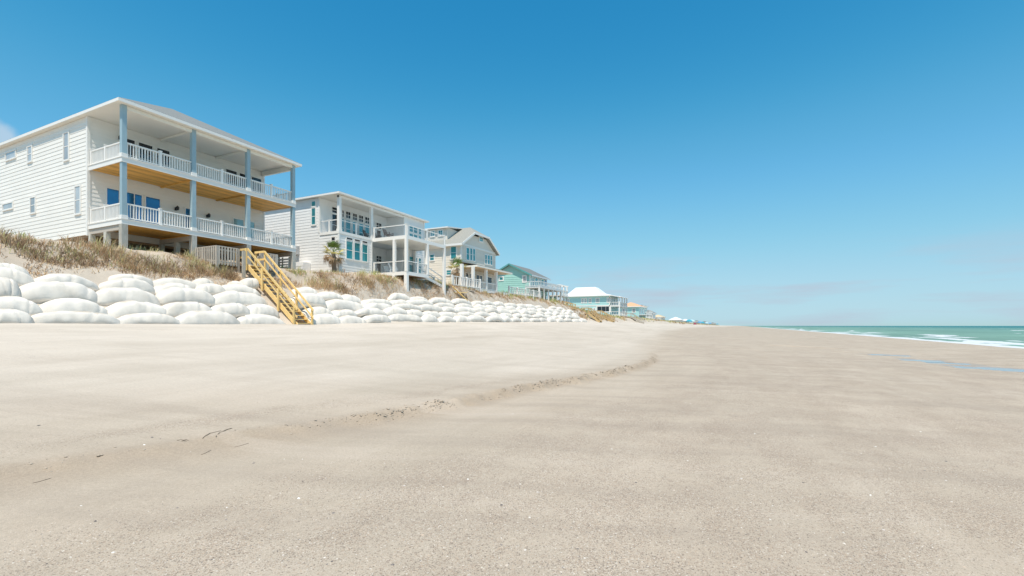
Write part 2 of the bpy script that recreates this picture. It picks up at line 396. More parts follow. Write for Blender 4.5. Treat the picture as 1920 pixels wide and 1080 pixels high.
        for p, c in ((.4, (.28, .21, .16, 1)), (.66, (.4, .3, .22, 1)), (.86, (.48, .41, .34, 1)), (.965, (.66, .62, .56, 1))):
            q = e.new(p); q.color = c
        on = math_('LESS_THAN', vo.outputs['Distance'], thr if sc != 34 else .2)
        sel = math_('LESS_THAN', sv.outputs[1], math_('MULTIPLY', amt, .62 if sc != 34 else .12))
        base = mix(math_('MULTIPLY', math_('MULTIPLY', on, sel), .66*k if sc != 34 else .7), base, ramp.outputs[0])
    base = mix(math_('MULTIPLY', se.outputs[2], .45), base, (.3, .27, .235))
    L(base, b.inputs['Base Color'])
    L(rng(se.outputs[2], 0, 1, .95, .35), b.inputs['Roughness']); b.inputs['Specular IOR Level'].default_value = .25
    h = math_('ADD', math_('MULTIPLY', noise(9, (1, .5, 1), 6, .6), .6), math_('MULTIPLY', noise(70, (1, 1, 1), 3, .6), .25))
    h = math_('ADD', h, math_('MULTIPLY', noise(2.2, (1.8, .4, 1), 4), 1.0))
    bp = nn('ShaderNodeBump'); bp.inputs['Strength'].default_value = .5; bp.inputs['Distance'].default_value = .035
    L(h, bp.inputs['Height']); L(bp.outputs[0], b.inputs['Normal'])
    return m
M['sand'] = sand_material(); me.materials.append(M['sand'])
go = bpy.data.objects.new('sand_ground', me); COL.objects.link(go); struct(go)

# tide pools in the runnel
def pool_material():
    m = bpy.data.materials.new('still_water'); m.use_nodes = True; t = m.node_tree; b = t.nodes['Principled BSDF']
    b.inputs['Base Color'].default_value = (.25, .235, .24, 1); b.inputs['Specular IOR Level'].default_value = .35; b.inputs['Roughness'].default_value = .12; b.inputs['IOR'].default_value = 1.33
    n = t.nodes.new('ShaderNodeTexNoise'); n.inputs['Scale'].default_value = 6; bp = t.nodes.new('ShaderNodeBump'); bp.inputs['Strength'].default_value = .12; bp.inputs['Distance'].default_value = .02
    g = t.nodes.new('ShaderNodeNewGeometry'); t.links.new(g.outputs['Position'], n.inputs['Vector'])
    t.links.new(n.outputs[0], bp.inputs['Height']); t.links.new(bp.outputs[0], b.inputs['Normal'])
    return m
M['pool'] = pool_material()
for pi_, (p, q, w) in enumerate(POOLS):
    mb = MB(); PZ_ = POOL_Z-.010-.004*(pi_ % 2); n = 28; cx, cy = (p[0]+q[0])/2, (p[1]+q[1])/2; hx, hy = (q[0]-p[0])/2, (q[1]-p[1])/2; L = math.hypot(hx, hy)
    ux, uy = hx/L, hy/L; ring = []
    for k in range(n):
        a = 2*math.pi*k/n; r = 1.12
        ring.append((cx+ux*math.cos(a)*(L+w)*r-uy*math.sin(a)*w*r, cy+uy*math.cos(a)*(L+w)*r+ux*math.sin(a)*w*r, PZ_))
    mb.add(ring+[(cx, cy, PZ_)], [(k, (k+1) % n, n) for k in range(n)])
    struct(mb.build('tide_pool', 'pool'))

# ------------------------------------------------------------------ sea
SEA_Z = -1.0
sxs = axis([(22, 60, .5), (60, 160, 2.5), (160, 500, 20), (500, 3000, 250), (3000, 45000, 6000)])
sys_ = axis([(-300, 10, 40), (10, 160, 1.0), (160, 500, 6), (500, 3000, 125), (3000, 45000, 6000)])
V = []; fo = []
for y in sys_:
    for x in sxs:
        z = SEA_Z; f = 0
        if x < 600 and y < 1500:
            d = x-27+1.2*fbm(0, y, .06)
            am = sstep(0, 25, d)
            ph = 2*math.pi*(d/13.0+.55*fbm(x*.2, y, .035))
            z += am*.22*(max(0, math.sin(ph))**3)+.10*am*fbm(x, y, .16, 4)
            brk = (sstep(14, 10, abs(d-12))*sstep(.45, .95, math.sin(ph))*sstep(-.05, .25, fbm(x*.3, y, .05)))
            wash = (1-sstep(2.0, 5.2, d+1.0*fbm(x*.5, y, .25)))
            second = sstep(3.2, 0, abs(d-8.2+2.2*fbm(0, y, .03)))*sstep(-.28, .2, fbm(9, y, .022))
            f = min(1, max(brk, wash, second))
        V.append((x, y, z)); fo.append(f)
n1, n2 = len(sxs), len(sys_)
me = bpy.data.meshes.new('sea'); me.from_pydata(V, [], [(j*n1+i, j*n1+i+1, (j+1)*n1+i+1, (j+1)*n1+i) for j in range(n2-1) for i in range(n1-1)])
me.polygons.foreach_set('use_smooth', [True]*len(me.polygons))
at = me.attributes.new('foam', 'FLOAT', 'POINT'); at.data.foreach_set('value', np.array(fo, dtype=np.float32)); me.update()
def sea_material():
    m = bpy.data.materials.new('sea_water'); m.use_nodes = True; t = m.node_tree; b = t.nodes['Principled BSDF']; L = t.links.new
    geo = t.nodes.new('ShaderNodeNewGeometry'); P = geo.outputs['Position']
    def noise(sc, st, det=5):
        mp = t.nodes.new('ShaderNodeMapping'); mp.inputs['Scale'].default_value = st; L(P, mp.inputs[0])
        n = t.nodes.new('ShaderNodeTexNoise'); n.inputs['Scale'].default_value = sc; n.inputs['Detail'].default_value = det; L(mp.outputs[0], n.inputs['Vector']); return n.outputs[0]
    def rng(src, a, c, d, e):
        r = t.nodes.new('ShaderNodeMapRange'); L(src, r.inputs[0])
        for i, v in enumerate((a, c, d, e)): r.inputs[i+1].default_value = v
        return r.outputs[0]
    sp = t.nodes.new('ShaderNodeSeparateXYZ'); L(P, sp.inputs[0])
    deep = t.nodes.new('ShaderNodeMix'); deep.data_type = 'RGBA'; deep.inputs[6].default_value = (.17, .28, .21, 1); deep.inputs[7].default_value = (.035, .155, .155, 1)
    L(rng(sp.outputs[0], 40, 420, 0, 1), deep.inputs[0])
    var = t.nodes.new('ShaderNodeMix'); var.data_type = 'RGBA'; var.blend_type = 'MULTIPLY'; var.inputs[0].default_value = 1
    L(deep.outputs[2], var.inputs[6]); L(rng(noise(.03, (1, .35, 1)), .3, .7, .82, 1.2), var.inputs[7])
    at = t.nodes.new('ShaderNodeAttribute'); at.attribute_name = 'foam'
    fn = noise(1.1, (1.2, .45, 1), 8)
    ad = t.nodes.new('ShaderNodeMath'); ad.operation = 'ADD'; L(at.outputs['Fac'], ad.inputs[0]); L(rng(fn, .25, .75, -.42, .42), ad.inputs[1])
    fa = rng(ad.outputs[0], .38, .62, 0, 1)
    cap = rng(noise(.055, (1.6, .55, 1), 3), .685, .705, 0, 1)
    mxm = t.nodes.new('ShaderNodeMath'); mxm.operation = 'MAXIMUM'; L(fa, mxm.inputs[0]); L(cap, mxm.inputs[1])
    col = t.nodes.new('ShaderNodeMix'); col.data_type = 'RGBA'; L(mxm.outputs[0], col.inputs[0]); L(var.outputs[2], col.inputs[6]); col.inputs[7].default_value = (.62, .63, .64, 1)
    L(col.outputs[2], b.inputs['Base Color']); b.inputs['Roughness'].default_value = .45; b.inputs['Specular IOR Level'].default_value = .12
    bp = t.nodes.new('ShaderNodeBump'); bp.inputs['Strength'].default_value = .6; bp.inputs['Distance'].default_value = .3
    L(noise(.9, (1.5, .6, 1), 6), bp.inputs['Height']); L(bp.outputs[0], b.inputs['Normal'])
    return m
me.materials.append(sea_material()); seao = bpy.data.objects.new('sea', me); COL.objects.link(seao); struct(seao)

# ------------------------------------------------------------------ building kit
def siding_x(parent, X, y0, y1, z0, z1, m, sp=.236, lap=.023):        # boards on a wall that faces the sea
    n = int(round((z1-z0)/sp)); sp = (z1-z0)/n
    mb = MB(); h = sp*.995
    mb.add([(X, y0, 0), (X+lap, y0, 0), (X+.006, y0, h), (X, y0, h), (X, y1, 0), (X+lap, y1, 0), (X+.006, y1, h), (X, y1, h)],
           [(0,1,2,3),(7,6,5,4),(0,4,5,1),(1,5,6,2),(2,6,7,3),(3,7,4,0)])
    b = mb.build('siding_board', m, parent); c = WL[b.name].copy()
    for k in range(n):
        l = (c.x, c.y, z0+k*sp+h/2)
        if k == 0: place(b, l, parent)
        else: inst(b, l, parent)
def siding_y(parent, Y, x0, x1, z0, z1, m, sp=.236, lap=.023):        # boards on a wall that faces down the beach (-Y)
    n = int(round((z1-z0)/sp)); sp = (z1-z0)/n
    mb = MB(); h = sp*.995
    mb.add([(x0, Y, 0), (x0, Y-lap, 0), (x0, Y-.006, h), (x0, Y, h), (x1, Y, 0), (x1, Y-lap, 0), (x1, Y-.006, h), (x1, Y, h)],
           [(3,2,1,0),(4,5,6,7),(1,5,4,0),(2,6,5,1),(3,7,6,2),(0,4,7,3)])
    b = mb.build('siding_board', m, parent); c = WL[b.name].copy()
    for k in range(n):
        l = (c.x, c.y, z0+k*sp+h/2)
        if k == 0: place(b, l, parent)
        else: inst(b, l, parent)
def opening(parent, face, plane, a0, a1, z0, z1, g='glass_dark', kind='window', fw=.08, bars=(0, 1), frame='trim', proud=.07):
    """face 'x' = wall facing the sea, 'y' = wall facing down the beach; bars = (vertical, horizontal) glazing bars"""
    a0, a1 = sorted((a0, a1)); mb = MB(); pn = MB()
    def put(m, u0, u1, w0, w1, d0, d1):
        if face == 'x': m.box(plane+d0, plane+d1, u0, u1, w0, w1)
        else: m.box(u0, u1, plane-d1, plane-d0, w0, w1)
    put(mb, a0-fw, a0, z0-fw, z1+fw, 0, proud); put(mb, a1, a1+fw, z0-fw, z1+fw, 0, proud)
    put(mb, a0, a1, z1, z1+fw, 0, proud); put(mb, a0, a1, z0-fw, z0, 0, proud+.02)
    for k in range(bars[0]):
        u = a0+(a1-a0)*(k+1)/(bars[0]+1); put(mb, u-.022, u+.022, z0, z1, .03, proud-.012)
    for k in range(bars[1]):
        u = z0+(z1-z0)*(k+1)/(bars[1]+1); put(mb, a0, a1, u-.022, u+.022, .03, proud-.015)
    put(pn, a0, a1, z0, z1, .0, .042)
    w = mb.build(kind, frame, parent); pn.build('pane', g, w); return w
def railing(parent, p, q, z0, ztop, m='trim', sp=.14, bw=.045, rail=.07, low=.1, posts=(), pw=.13):
    """railing from p to q (x, y) standing on z0: rails, then balusters one by one as its pieces"""
    p = Vector((p[0], p[1], 0)); q = Vector((q[0], q[1], 0)); L = (q-p).length
    mb = MB(); up = Vector((0, 0, 1))
    mb.beam(p+up*(ztop-rail/2), q+up*(ztop-rail/2), rail*1.3, rail); mb.beam(p+up*(z0+low), q+up*(z0+low), rail, rail*.8)
    r = mb.build('railing', m, parent)
    n = int(L/sp); h = ztop-rail-z0-low-rail*.4
    b0 = None
    for k in range(n):
        c = p+(q-p)*((k+.5)/n); l = (c.x, c.y, z0+low+rail*.4+h/2)
        if b0 is None:
            b0 = MB().box(-bw/2, bw/2, -bw/2, bw/2, -h/2, h/2).build('baluster', m, r); place(b0, l, r)
        else: inst(b0, l, r)
    for t in posts:
        c = p+(q-p)*t
        mb = MB().box(c.x-pw/2, c.x+pw/2, c.y-pw/2, c.y+pw/2, z0, ztop+.06); mb.box(c.x-pw/2-.02, c.x+pw/2+.02, c.y-pw/2-.02, c.y+pw/2+.02, ztop+.06, ztop+.09)
        mb.build('railing_post', m, parent)
    return r
def post(parent, x, y, z0, z1, w, m, name='post', base=None):
    o = MB().box(x-w/2, x+w/2, y-w/2, y+w/2, z0, z1).build(name, m, parent)
    if base: MB().box(x-w/2-.04, x+w/2+.04, y-w/2-.04, y+w/2+.04, z0+.002, z0+.2).build('post_base', base, o)
    return o
def boards_under(parent, x0, x1, y0, y1, z, m, w=.16, along='y', name='deck_board'):
    if along == 'y':
        n = int(round((x1-x0)/w)); w = (x1-x0)/n
        b = MB().box(0, w-.012, y0, y1, z-.03, z).build(name, m, parent)
        for k in range(n):
            l = (x0+w*k+w/2, (y0+y1)/2, z-.015)
            if k == 0: place(b, l, parent)
            else: inst(b, l, parent)
    else:
        n = int(round((y1-y0)/w)); w = (y1-y0)/n
        b = MB().box(x0, x1, 0, w-.012, z-.03, z).build(name, m, parent)
        for k in range(n):
            l = ((x0+x1)/2, y0+w*k+w/2, z-.015)
            if k == 0: place(b, l, parent)
            else: inst(b, l, parent)
def lantern(parent, x, y, z):
    mb = MB().box(x, x+.04, y-.07, y+.07, z-.1, z+.1); mb.beam((x+.02, y, z+.08), (x+.2, y, z+.16), .03, .03)
    mb.tube([(x+.2, y, z-.1), (x+.2, y, z-.08), (x+.2, y, z+.1), (x+.2, y, z+.2)], [.06, .09, .11, .02], 8)
    return mb.build('wall_lantern', 'black', parent)
def hip_roof(parent, x0, x1, y0, y1, z, pitch, m, fascia='trim', soffit='soffit', fh=.24, name='roof'):
    """eave rectangle x0<x1 (x1 seaward), y0<y1 at eave height z"""
    w = min(x1-x0, y1-y0)/2; zt = z+w*pitch; mb = MB()
    if y1-y0 <= x1-x0: r0, r1 = (x0+w, (y0+y1)/2, zt), (x1-w, (y0+y1)/2, zt)
    else: r0, r1 = ((x0+x1)/2, y0+w, zt), ((x0+x1)/2, y1-w, zt)
    c = [(x0, y0, z), (x1, y0, z), (x1, y1, z), (x0, y1, z)]
    if y1-y0 <= x1-x0: mb.add(c+[r0, r1], [(0, 1, 5, 4), (1, 2, 5), (2, 3, 4, 5), (3, 0, 4)])
    else: mb.add(c+[r0, r1], [(0, 1, 4), (1, 2, 5, 4), (2, 3, 5), (3, 0, 4, 5)])
    ro = mb.build(name, m, parent)
    fb = MB(); t = .035
    fb.box(x0, x1, y0, y0+t, z-fh, z-.004); fb.box(x0, x1, y1-t, y1, z-fh, z-.004)
    fb.box(x0, x0+t, y0+t, y1-t, z-fh, z-.004); fb.box(x1-t, x1, y0+t, y1-t, z-fh, z-.004)
    fb.build('fascia', fascia, ro)
    MB().box(x0+t, x1-t, y0+t, y1-t, z-fh+.02, z-fh+.05).build('soffit', soffit, ro)
    return ro

# ================================================================== HOUSE 1: big white house with blue-grey posts
z = lambda v: EYE+v
H = thing('beach_house', 'large white house with blue-grey porch posts and two pine-lined sea decks', 'house', (-40, 20, 6), 'beach houses along the dune')
Y0, Y1 = 14.22, 25.62; XF, XW, XB = -30.85, -34.5, -54
wl = MB().box(XB, XW, Y0, Y1, z(5.35), z(12.3)).build('wall', 'siding', H)
siding_y(wl, Y0, XB, XW-.1, z(5.35), z(12.29), 'siding')
siding_x(wl, XW, Y0+.1, Y1-.1, z(5.95), z(9.1), 'siding')
siding_x(wl, XW, Y0+.1, Y1-.1, z(9.38), z(12.29), 'siding')
MB().box(XW-.12, XW+.05, Y0-.05, Y0+.1, z(5.3), z(12.29)).build('corner_board', 'trim', wl)
MB().box(XW-.1, XW+.05, Y1-.1, Y1+.03, z(5.3), z(12.29)).build('corner_board', 'trim', wl)
hip_roof(H, XB-.3, -30.52, Y0-.3, Y1+.28, z(12.46), .5, 'shingle', fh=.17)
PIL = [py_(p, -31) for p in (231.3, 362, 464.5, 549)]
for d0, d1 in ((5.66, 5.92), (9.107, 9.36)):
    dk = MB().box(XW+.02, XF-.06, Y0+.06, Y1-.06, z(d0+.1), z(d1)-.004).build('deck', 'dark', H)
    rb = MB(); rb.box(XF-.05, XF, Y0, Y1, z(d0), z(d1)); rb.box(XW+.052, XF-.05, Y0, Y0+.05, z(d0), z(d1)); rb.box(XW+.052, XF-.05, Y1-.05, Y1, z(d0), z(d1))
    rb.build('rim_board', 'trim', dk)
    MB().box(XW+.06, XF+.03, Y0-.03, Y1+.03, z(d1)+.002, z(d1)+.035).build('deck_nosing', 'trim', dk)
    boards_under(dk, XW+.08, XF-.06, Y0+.06, Y1-.06, z(d0+.085), 'pine', .2, 'y')
    for yy in PIL[1:3]: MB().box(XW+.06, XF-.07, yy-.07, yy+.07, z(d0-.02), z(d0+.05)).build('joist', 'pine', dk)
for yy in PIL:
    post(H, -31.0, yy, z(5.96), z(9.1), .24, 'post', 'porch_post', 'trim')
    post(H, -31.0, yy, z(9.4), z(12.295), .24, 'post', 'porch_post', 'trim')
for yy in PIL[1:3]: MB().box(XW+.03, -30.9, yy-.08, yy+.08, z(12.17), z(12.295)).build('ceiling_beam', 'soffit', H)
MB().box(XW+.03, -30.9, PIL[3]-.09, PIL[3]+.09, z(11.95), z(12.295)).build('ceiling_beam', 'soffit', H)
MB().box(-31.1, -30.9, PIL[0], PIL[3], z(12.08), z(12.29)).build('ceiling_beam', 'soffit', H)
for zb, zt in ((5.955, 6.87), (9.395, 10.28)):
    for a, b in zip(PIL, PIL[1:]): railing(H, (-31, a+.12), (-31, b-.12), z(zb), z(zt), posts=(.5,))
    railing(H, (XW+.06, PIL[0]-.02), (-31.13, PIL[0]-.02), z(zb), z(zt), posts=(.03, .5))
    railing(H, (XW+.06, PIL[3]+.02), (-31.13, PIL[3]+.02), z(zb), z(zt), posts=(.03, .5))
for (a, b) in ((225.5, 251.7), (259, 285), (293.6, 317), (423, 443), (448.5, 468), (471, 489)):
    d = opening(H, 'x', XW, py_(a, XW), py_(b, XW), z(9.42), z(11.3), 'glass_dark', 'door', fw=.06, bars=(1, 2))
    opening(H, 'x', XW, py_(a, XW), py_(b, XW), z(11.38), z(11.66), 'glass_dark', 'transom', fw=.05, bars=(0, 0))
opening(H, 'x', XW, py_(199.8, XW), py_(222, XW), z(6.75), z(8.32), 'glass_blue', fw=.05, bars=(0, 0))
opening(H, 'x', XW, py_(237, XW), py_(265, XW), z(6.0), z(8.32), 'glass_blue', 'door', fw=.05, bars=(1, 0))
opening(H, 'x', XW, py_(272.6, XW), py_(299, XW), z(6.0), z(8.32), 'glass_blue', 'door', fw=.05, bars=(0, 0))
opening(H, 'x', XW, py_(347, XW), py_(360, XW), z(6.0), z(8.1), 'glass_blue', 'door', fw=.06, bars=(0, 0))
opening(H, 'x', XW, py_(437, XW), py_(455.5, XW), z(6.9), z(8.1), 'glass_pale', bars=(0, 1))
opening(H, 'x', XW, py_(466, XW), py_(476, XW), z(6.9), z(8.1), 'glass_pale', bars=(0, 1))
for p, q in ((329, 392), (388, 405.5), (224, 259)): lantern(H, XW+.03, py_(p, XW), pz_(p, q, XW))
for (a, b, t, u) in ((121.4, 130, 250, 300), (53.6, 61, 275.5, 303), (12.5, 30.5, 285, 298), (142.5, 152, 350, 400.5), (59, 67.5, 371, 399), (7, 25, 382, 392)):
    m_ = (a+b)/2
    opening(H, 'y', Y0, px_(a, Y0), px_(b, Y0), pzy_(m_, u, Y0), pzy_(m_, t, Y0), 'glass_grey', fw=.09, bars=(0, 1 if (u-t) > 20 else 0))
for yy in PIL:
    for xx in (-31.0, -32.7, -34.4):
        gz = ground(xx, yy)-.4
        post(H, xx, yy, gz, z(5.36) if xx < -31.5 else z(5.655), .3 if xx > -32 else .25, 'pier', 'piling')
    MB().box(-34.6, -31.17, yy-.09, yy+.09, z(5.37), z(5.65)).build('floor_beam', 'grey_wood', H)
for xx in (-38, -42, -46, -50):
    for yy in (14.5, 18.1, 21.8, 25.4): post(H, xx, yy, ground(xx, yy)-.4, z(5.34), .28, 'pier', 'piling')
MB().box(XB+.1, XW-.05, Y0+.05, Y1-.05, z(5.2), z(5.34)).build('floor_framing', 'brownwood', H)
MB().box(-36.4, -36.2, Y0+.4, Y1-.4, 5.4, z(5.19)).build('skirt_wall', 'lattice', H)

# slatted screen below the end of the deck
T = thing('slat_screen', 'small screen of weathered pale slats under the white house deck end', 'screen', (-32, 25.3, 5.7))
for k in range(5): MB().box(-32.9, -31.2, 25.28, 25.31, 5.75+k*.2, 5.86+k*.2).build('slat', 'white', T)
for xx in (-32.85, -32.0, -31.25): MB().box(xx-.045, xx+.045, 25.312, 25.39, 5.3, 6.8).build('post', 'grey_wood', T)

# ================================================================== beach access platform and yellow stairs
PX0, PX1, PY0, PY1, PZ = -31.4, -28.75, 18.2, 22.3, z(3.86)
T = thing('access_platform', 'weathered grey wooden platform with picket rail at the head of the yellow stairs', 'platform', (-30, 20, 5.2))
boards_under(T, PX0, PX1, PY0, PY1, PZ, 'grey_wood', .15, 'y')
for xx, yy in ((PX0, PY0), (PX1, PY0), (PX1, 19.55), (PX1, 21.1), (PX1, PY1), (PX0, PY1), (-30.1, PY0), (-30.1, PY1)):
    post(T, xx, yy, ground(xx, yy)-.3, PZ+1.04, .13, 'grey_wood', 'post')
def picket_run(p, q):
    p = Vector((p[0], p[1], 0)); q = Vector((q[0], q[1], 0)); d = (q-p).normalized(); L = (q-p).length
    mb = MB(); up = Vector((0, 0, 1))
    mb.beam(p+up*(PZ+1.02), q+up*(PZ+1.02), .12, .05); mb.beam(p+up*(PZ+.82), q+up*(PZ+.82), .05, .09); mb.beam(p+up*(PZ+.08), q+up*(PZ+.08), .05, .09)
    mb.build('rail', 'grey_wood', T); n = int(L/.17); b0 = None
    off = Vector((d.y, -d.x, 0))*.055
    for k in range(n):
        c = p+d*(L*(k+.5)/n)+off
        if b0 is None:
            b0 = MB().beam((0, 0, -.55), (0, 0, .55), .095, .025, up=(d.y, -d.x, 0)).build('picket', 'grey_wood', T); place(b0, (c.x, c.y, PZ+.44), T)
        else: inst(b0, (c.x, c.y, PZ+.44), T)
picket_run((PX0, PY0), (PX1, PY0)); picket_run((PX1, PY0), (PX1, 19.5)); picket_run((PX1, 21.15), (PX1, PY1)); picket_run((PX0, PY1), (PX1, PY1))

T = thing('wooden_stairs', 'steep stairs of new yellow lumber running down over the white sandbags', 'stairs', (-23.8, 20.6, 1.5))
SY0, SY1 = 19.82, 20.82; xa, za = -28.15, PZ; xb, zb = -23.75, 1.45
for yy in (SY0, SY1):
    MB().beam((xa-.15, yy, za-.02), (xb, yy, zb+.06), .05, .26).build('stringer', 'lumber', T)
n = 16
for k in range(n):
    t = (k+.5)/n; x = xa+(xb-xa)*t; zz = za+(zb-za)*t+.1
    MB().box(x-.17, x+.15, SY0+.032, SY1-.032, zz-.045, zz).build('tread', 'lumber', T)
MB().box(-28.75+.08, xa-.05, SY0, SY1, PZ-.05, PZ-.004).build('landing', 'lumber', T)
for yy, sgn in ((SY0, -1), (SY1, 1)):
    yo = yy+sgn*.085
    top = Vector((xa+.05, yo, za+1.0)); bot = Vector((xb+.1, yo, zb+1.0)); back = Vector((-29.05, yo, za+1.0))
    MB().beam(top, bot, .05, .12).build('handrail', 'lumber', T)
    MB().beam(top-Vector((0, 0, .46)), bot-Vector((0, 0, .46)), .035, .085).build('mid_rail', 'lumber', T)
    MB().beam(back, top, .05, .13).build('handrail', 'lumber', T)
    MB().beam(back-Vector((0, 0, .5)), top-Vector((0, 0, .5)), .04, .12).build('mid_rail', 'lumber', T)
    for t in (0.0, .34, .67, .98):
        x = xa+(xb-xa)*t; zz = za+(zb-za)*t
        MB().box(x-.05, x+.05, yo+sgn*.03, yo+sgn*.13, zz-(.35 if t < .9 else .3), zz+1.03).build('post', 'lumber', T)
    MB().box(-29.1, -29.0, yo+sgn*.03, yo+sgn*.13, PZ-.6, PZ+1.03).build('post', 'lumber', T)
    MB().box(xa-.1, xa+.05, yo+sgn*.14, yo+sgn*.3, 3.4, PZ+.85).build('pile', 'pier', T)

# ================================================================== HOUSE 2: pale house with corner porch and sea deck
H = thing('beach_house', 'pale grey-white house with teal windows and a projecting two-level sea deck', 'house', (-38, 36, 6), 'beach houses along the dune')
y0, y1 = 30.1, 42.2; xf, xw, xb = -31.0, -33.3, -48.0
ZF1, ZF2, ZC = z(4.9), z(8.15), z(11.25)
wl = MB().box(xb, xw, y0, y1, z(4.15), ZC-.003).build('wall', 'siding2', H)
lr = MB().box(xw+.003, xf, y0+.003, 34.1, z(4.15), ZF2-.25).build('wall', 'siding2', H)
by = MB().box(xw+.003, xf, 38.8, y1-.003, z(4.4), ZC-.004).build('wall', 'siding2', H)
siding_y(wl, y0, xb, xw-.08, z(4.15), ZC-.02, 'siding2', .25)
siding_y(lr, y0, xw-.07, xf-.08, z(4.15), ZF2-.3, 'siding2', .25)
siding_x(lr, xf, y0+.09, 34.0, z(4.15), ZF2-.3, 'siding2', .25)
siding_x(by, xf, 38.9, y1-.1, z(4.4), ZC-.1, 'siding2', .25)
for (xx, yy, a, b) in ((xf, y0, z(4.1), ZF2-.26), (xf, 34.05, z(4.1), ZF2-.26), (xw, y0, ZF2+.02, ZC), (xf, 38.82, z(4.4), ZC-.02), (xf, y1-.05, z(4.4), ZC-.02)):
    MB().box(xx-.1, xx+.05, yy-.05, yy+.09, a, b).build('corner_board', 'trim', wl)
hip_roof(H, xb-.4, -30.6, y0-.36, y1+.4, z(11.4), .28, 'shingle', fh=.15)
MB().box(xw+.06, xf+.06, y0-.06, 34.3, ZF2-.24, ZF2).build('porch_floor', 'trim', H)
MB().box(xw+.06, xf+.003, 34.302, 38.79, ZF2-.24, ZF2-.003).build('porch_floor', 'palegrey', H)
MB().box(xw+.06, xf+.003, 34.12, 38.79, ZF1-.3, ZF1-.003).build('porch_floor', 'palegrey', H)
for yy in (y0+.16, 34.15): post(H, xf-.12, yy, ZF2+.003, ZC-.05, .26, 'trim', 'porch_column', 'trim')
MB().box(xf-.25, xf, y0+.03, 38.8, ZC-.2, ZC-.02).build('porch_beam', 'trim', H)
def cable_rail(par, p, q, zb, zt, npost=2):
    p = Vector((*p, 0)); q = Vector((*q, 0)); up = Vector((0, 0, 1)); mb = MB()
    mb.beam(p+up*zt, q+up*zt, .09, .06)
    r = mb.build('railing', 'trim', par); c = MB()
    for k in range(8):
        h = zb+.1+k*(zt-zb-.15)/7.5; c.beam(p+up*h, q+up*h, .012, .012)
    c.build('cables', 'grey_plastic', r)
    for k in range(npost):
        t = k/(npost-1) if npost > 1 else .5; d = p+(q-p)*t
        mb = MB().box(d.x-.06, d.x+.06, d.y-.06, d.y+.06, zb, zt+.05); mb.box(d.x-.08, d.x+.08, d.y-.08, d.y+.08, zt+.05, zt+.09); mb.build('railing_post', 'trim', par)
cable_rail(H, (xw+.15, y0+.12), (xf-.3, y0+.12), ZF2, ZF2+1.0, 1)
cable_rail(H, (xf-.12, y0+.35), (xf-.12, 34.0), ZF2, ZF2+.98, 1)
# windows of house 2
for (a, b) in ((648, 656), (661, 668.5), (672.5, 680), (684, 692), (640.5, 644)):
    opening(H, 'x', xw, py_(a, xw), py_(b, xw), ZF2+.1, ZF2+1.75, 'glass_teal', bars=(0, 1), fw=.07)
    opening(H, 'x', xw, py_(a, xw), py_(b, xw), ZF2+1.95, ZF2+2.55, 'glass_dark', 'transom', bars=(1, 1), fw=.07)
opening(H, 'x', xw, py_(622, xw), py_(631, xw), ZF2+.05, ZF2+1.95, 'glass_dark', 'door', bars=(0, 1), fw=.09)
opening(H, 'x', xw, py_(622, xw), py_(631, xw), ZF2+2.1, ZF2+2.6, 'glass_dark', 'transom', bars=(0, 1), fw=.07)
for zz, zt in ((ZF2, ZF2+2.3), (ZF1, ZF1+2.2)):
    opening(H, 'x', xw, py_(705, xw), py_(714, xw), zt-.55, zt, 'glass_dark', 'transom', bars=(1, 1), fw=.08)
    opening(H, 'x', xw, py_(706, xw), py_(713, xw), zz+.05, zt-.75, 'glass_dark', 'door', bars=(0, 0), fw=.08)
for a, b in ((767, 773.5), (775, 781.5), (784.5, 788.5)):
    for zz in (ZF1, ZF2):
        opening(H, 'x', xf, py_(a, xf), py_(b, xf), zz+.15, zz+1.45, 'glass_teal', 'door' if b < 783 else 'window', bars=(0, 0), fw=.07)
        opening(H, 'x', xf, py_(a, xf), py_(b, xf), zz+1.65, zz+2.3, 'glass_teal', 'transom', bars=(0, 1), fw=.07)
for a, b in ((649, 660), (664, 674), (678.5, 688)):
    opening(H, 'x', xf, py_(a, xf), py_(b, xf), pz_(654, 485, xf), pz_(654, 453, xf), 'glass_teal', bars=(0, 1), fw=.1)
    opening(H, 'x', xf, py_(a, xf), py_(b, xf), pz_(654, 449.5, xf), pz_(654, 446, xf), 'glass_dark', 'transom', bars=(0, 0), fw=.04)
opening(H, 'y', y0, px_(585.5, y0), px_(592, y0), pzy_(588, 421, y0), pzy_(588, 391, y0), 'glass_teal', bars=(0, 1), fw=.12)
opening(H, 'y', y0, px_(585.5, y0), px_(592, y0), pzy_(588, 387, y0), pzy_(588, 378, y0), 'glass_teal', 'transom', bars=(0, 0), fw=.1)
opening(H, 'y', y0, px_(622.7, y0), px_(629, y0), pzy_(626, 458, y0), pzy_(626, 445, y0), 'glass_dark', bars=(0, 1), fw=.12)
# meter and enclosure on the side wall
MB().box(px_(555, y0), px_(562, y0), y0-.28, y0-.035, pzy_(559, 478, y0), pzy_(559, 462, y0)).build('meter_box', 'grey_plastic', H)
e0 = px_(550, y0-.8); e1 = px_(569, y0-.8)
eb = MB().box(e0, e1, y0-.8, y0-.04, z(4.15), z(5.55)).build('utility_enclosure', 'siding2', H)
siding_y(eb, y0-.8, e0, e1, z(4.15), z(5.5), 'siding2', .25)
# under the house
MB().box(xb+.2, xf-.1, y0+.3, y1-.3, z(3.95), z(4.13)).build('floor_framing', 'lattice', H)
for yy in (y0+.3, 32.2, 34, 36.5, 39, y1-.3):
    for xx in (xf-.3, -36, -41): post(H, xx, yy, ground(xx, yy)-.4, z(3.94), .26, 'pier', 'piling')
for s in (-1, 1): MB().beam((xf-.2, 32.0+s*.12, 5.1), (xf-.2, 32.0+s*1.75, z(3.9)), .05, .16, up=(1, 0, 0)).build('brace', 'lattice', H)
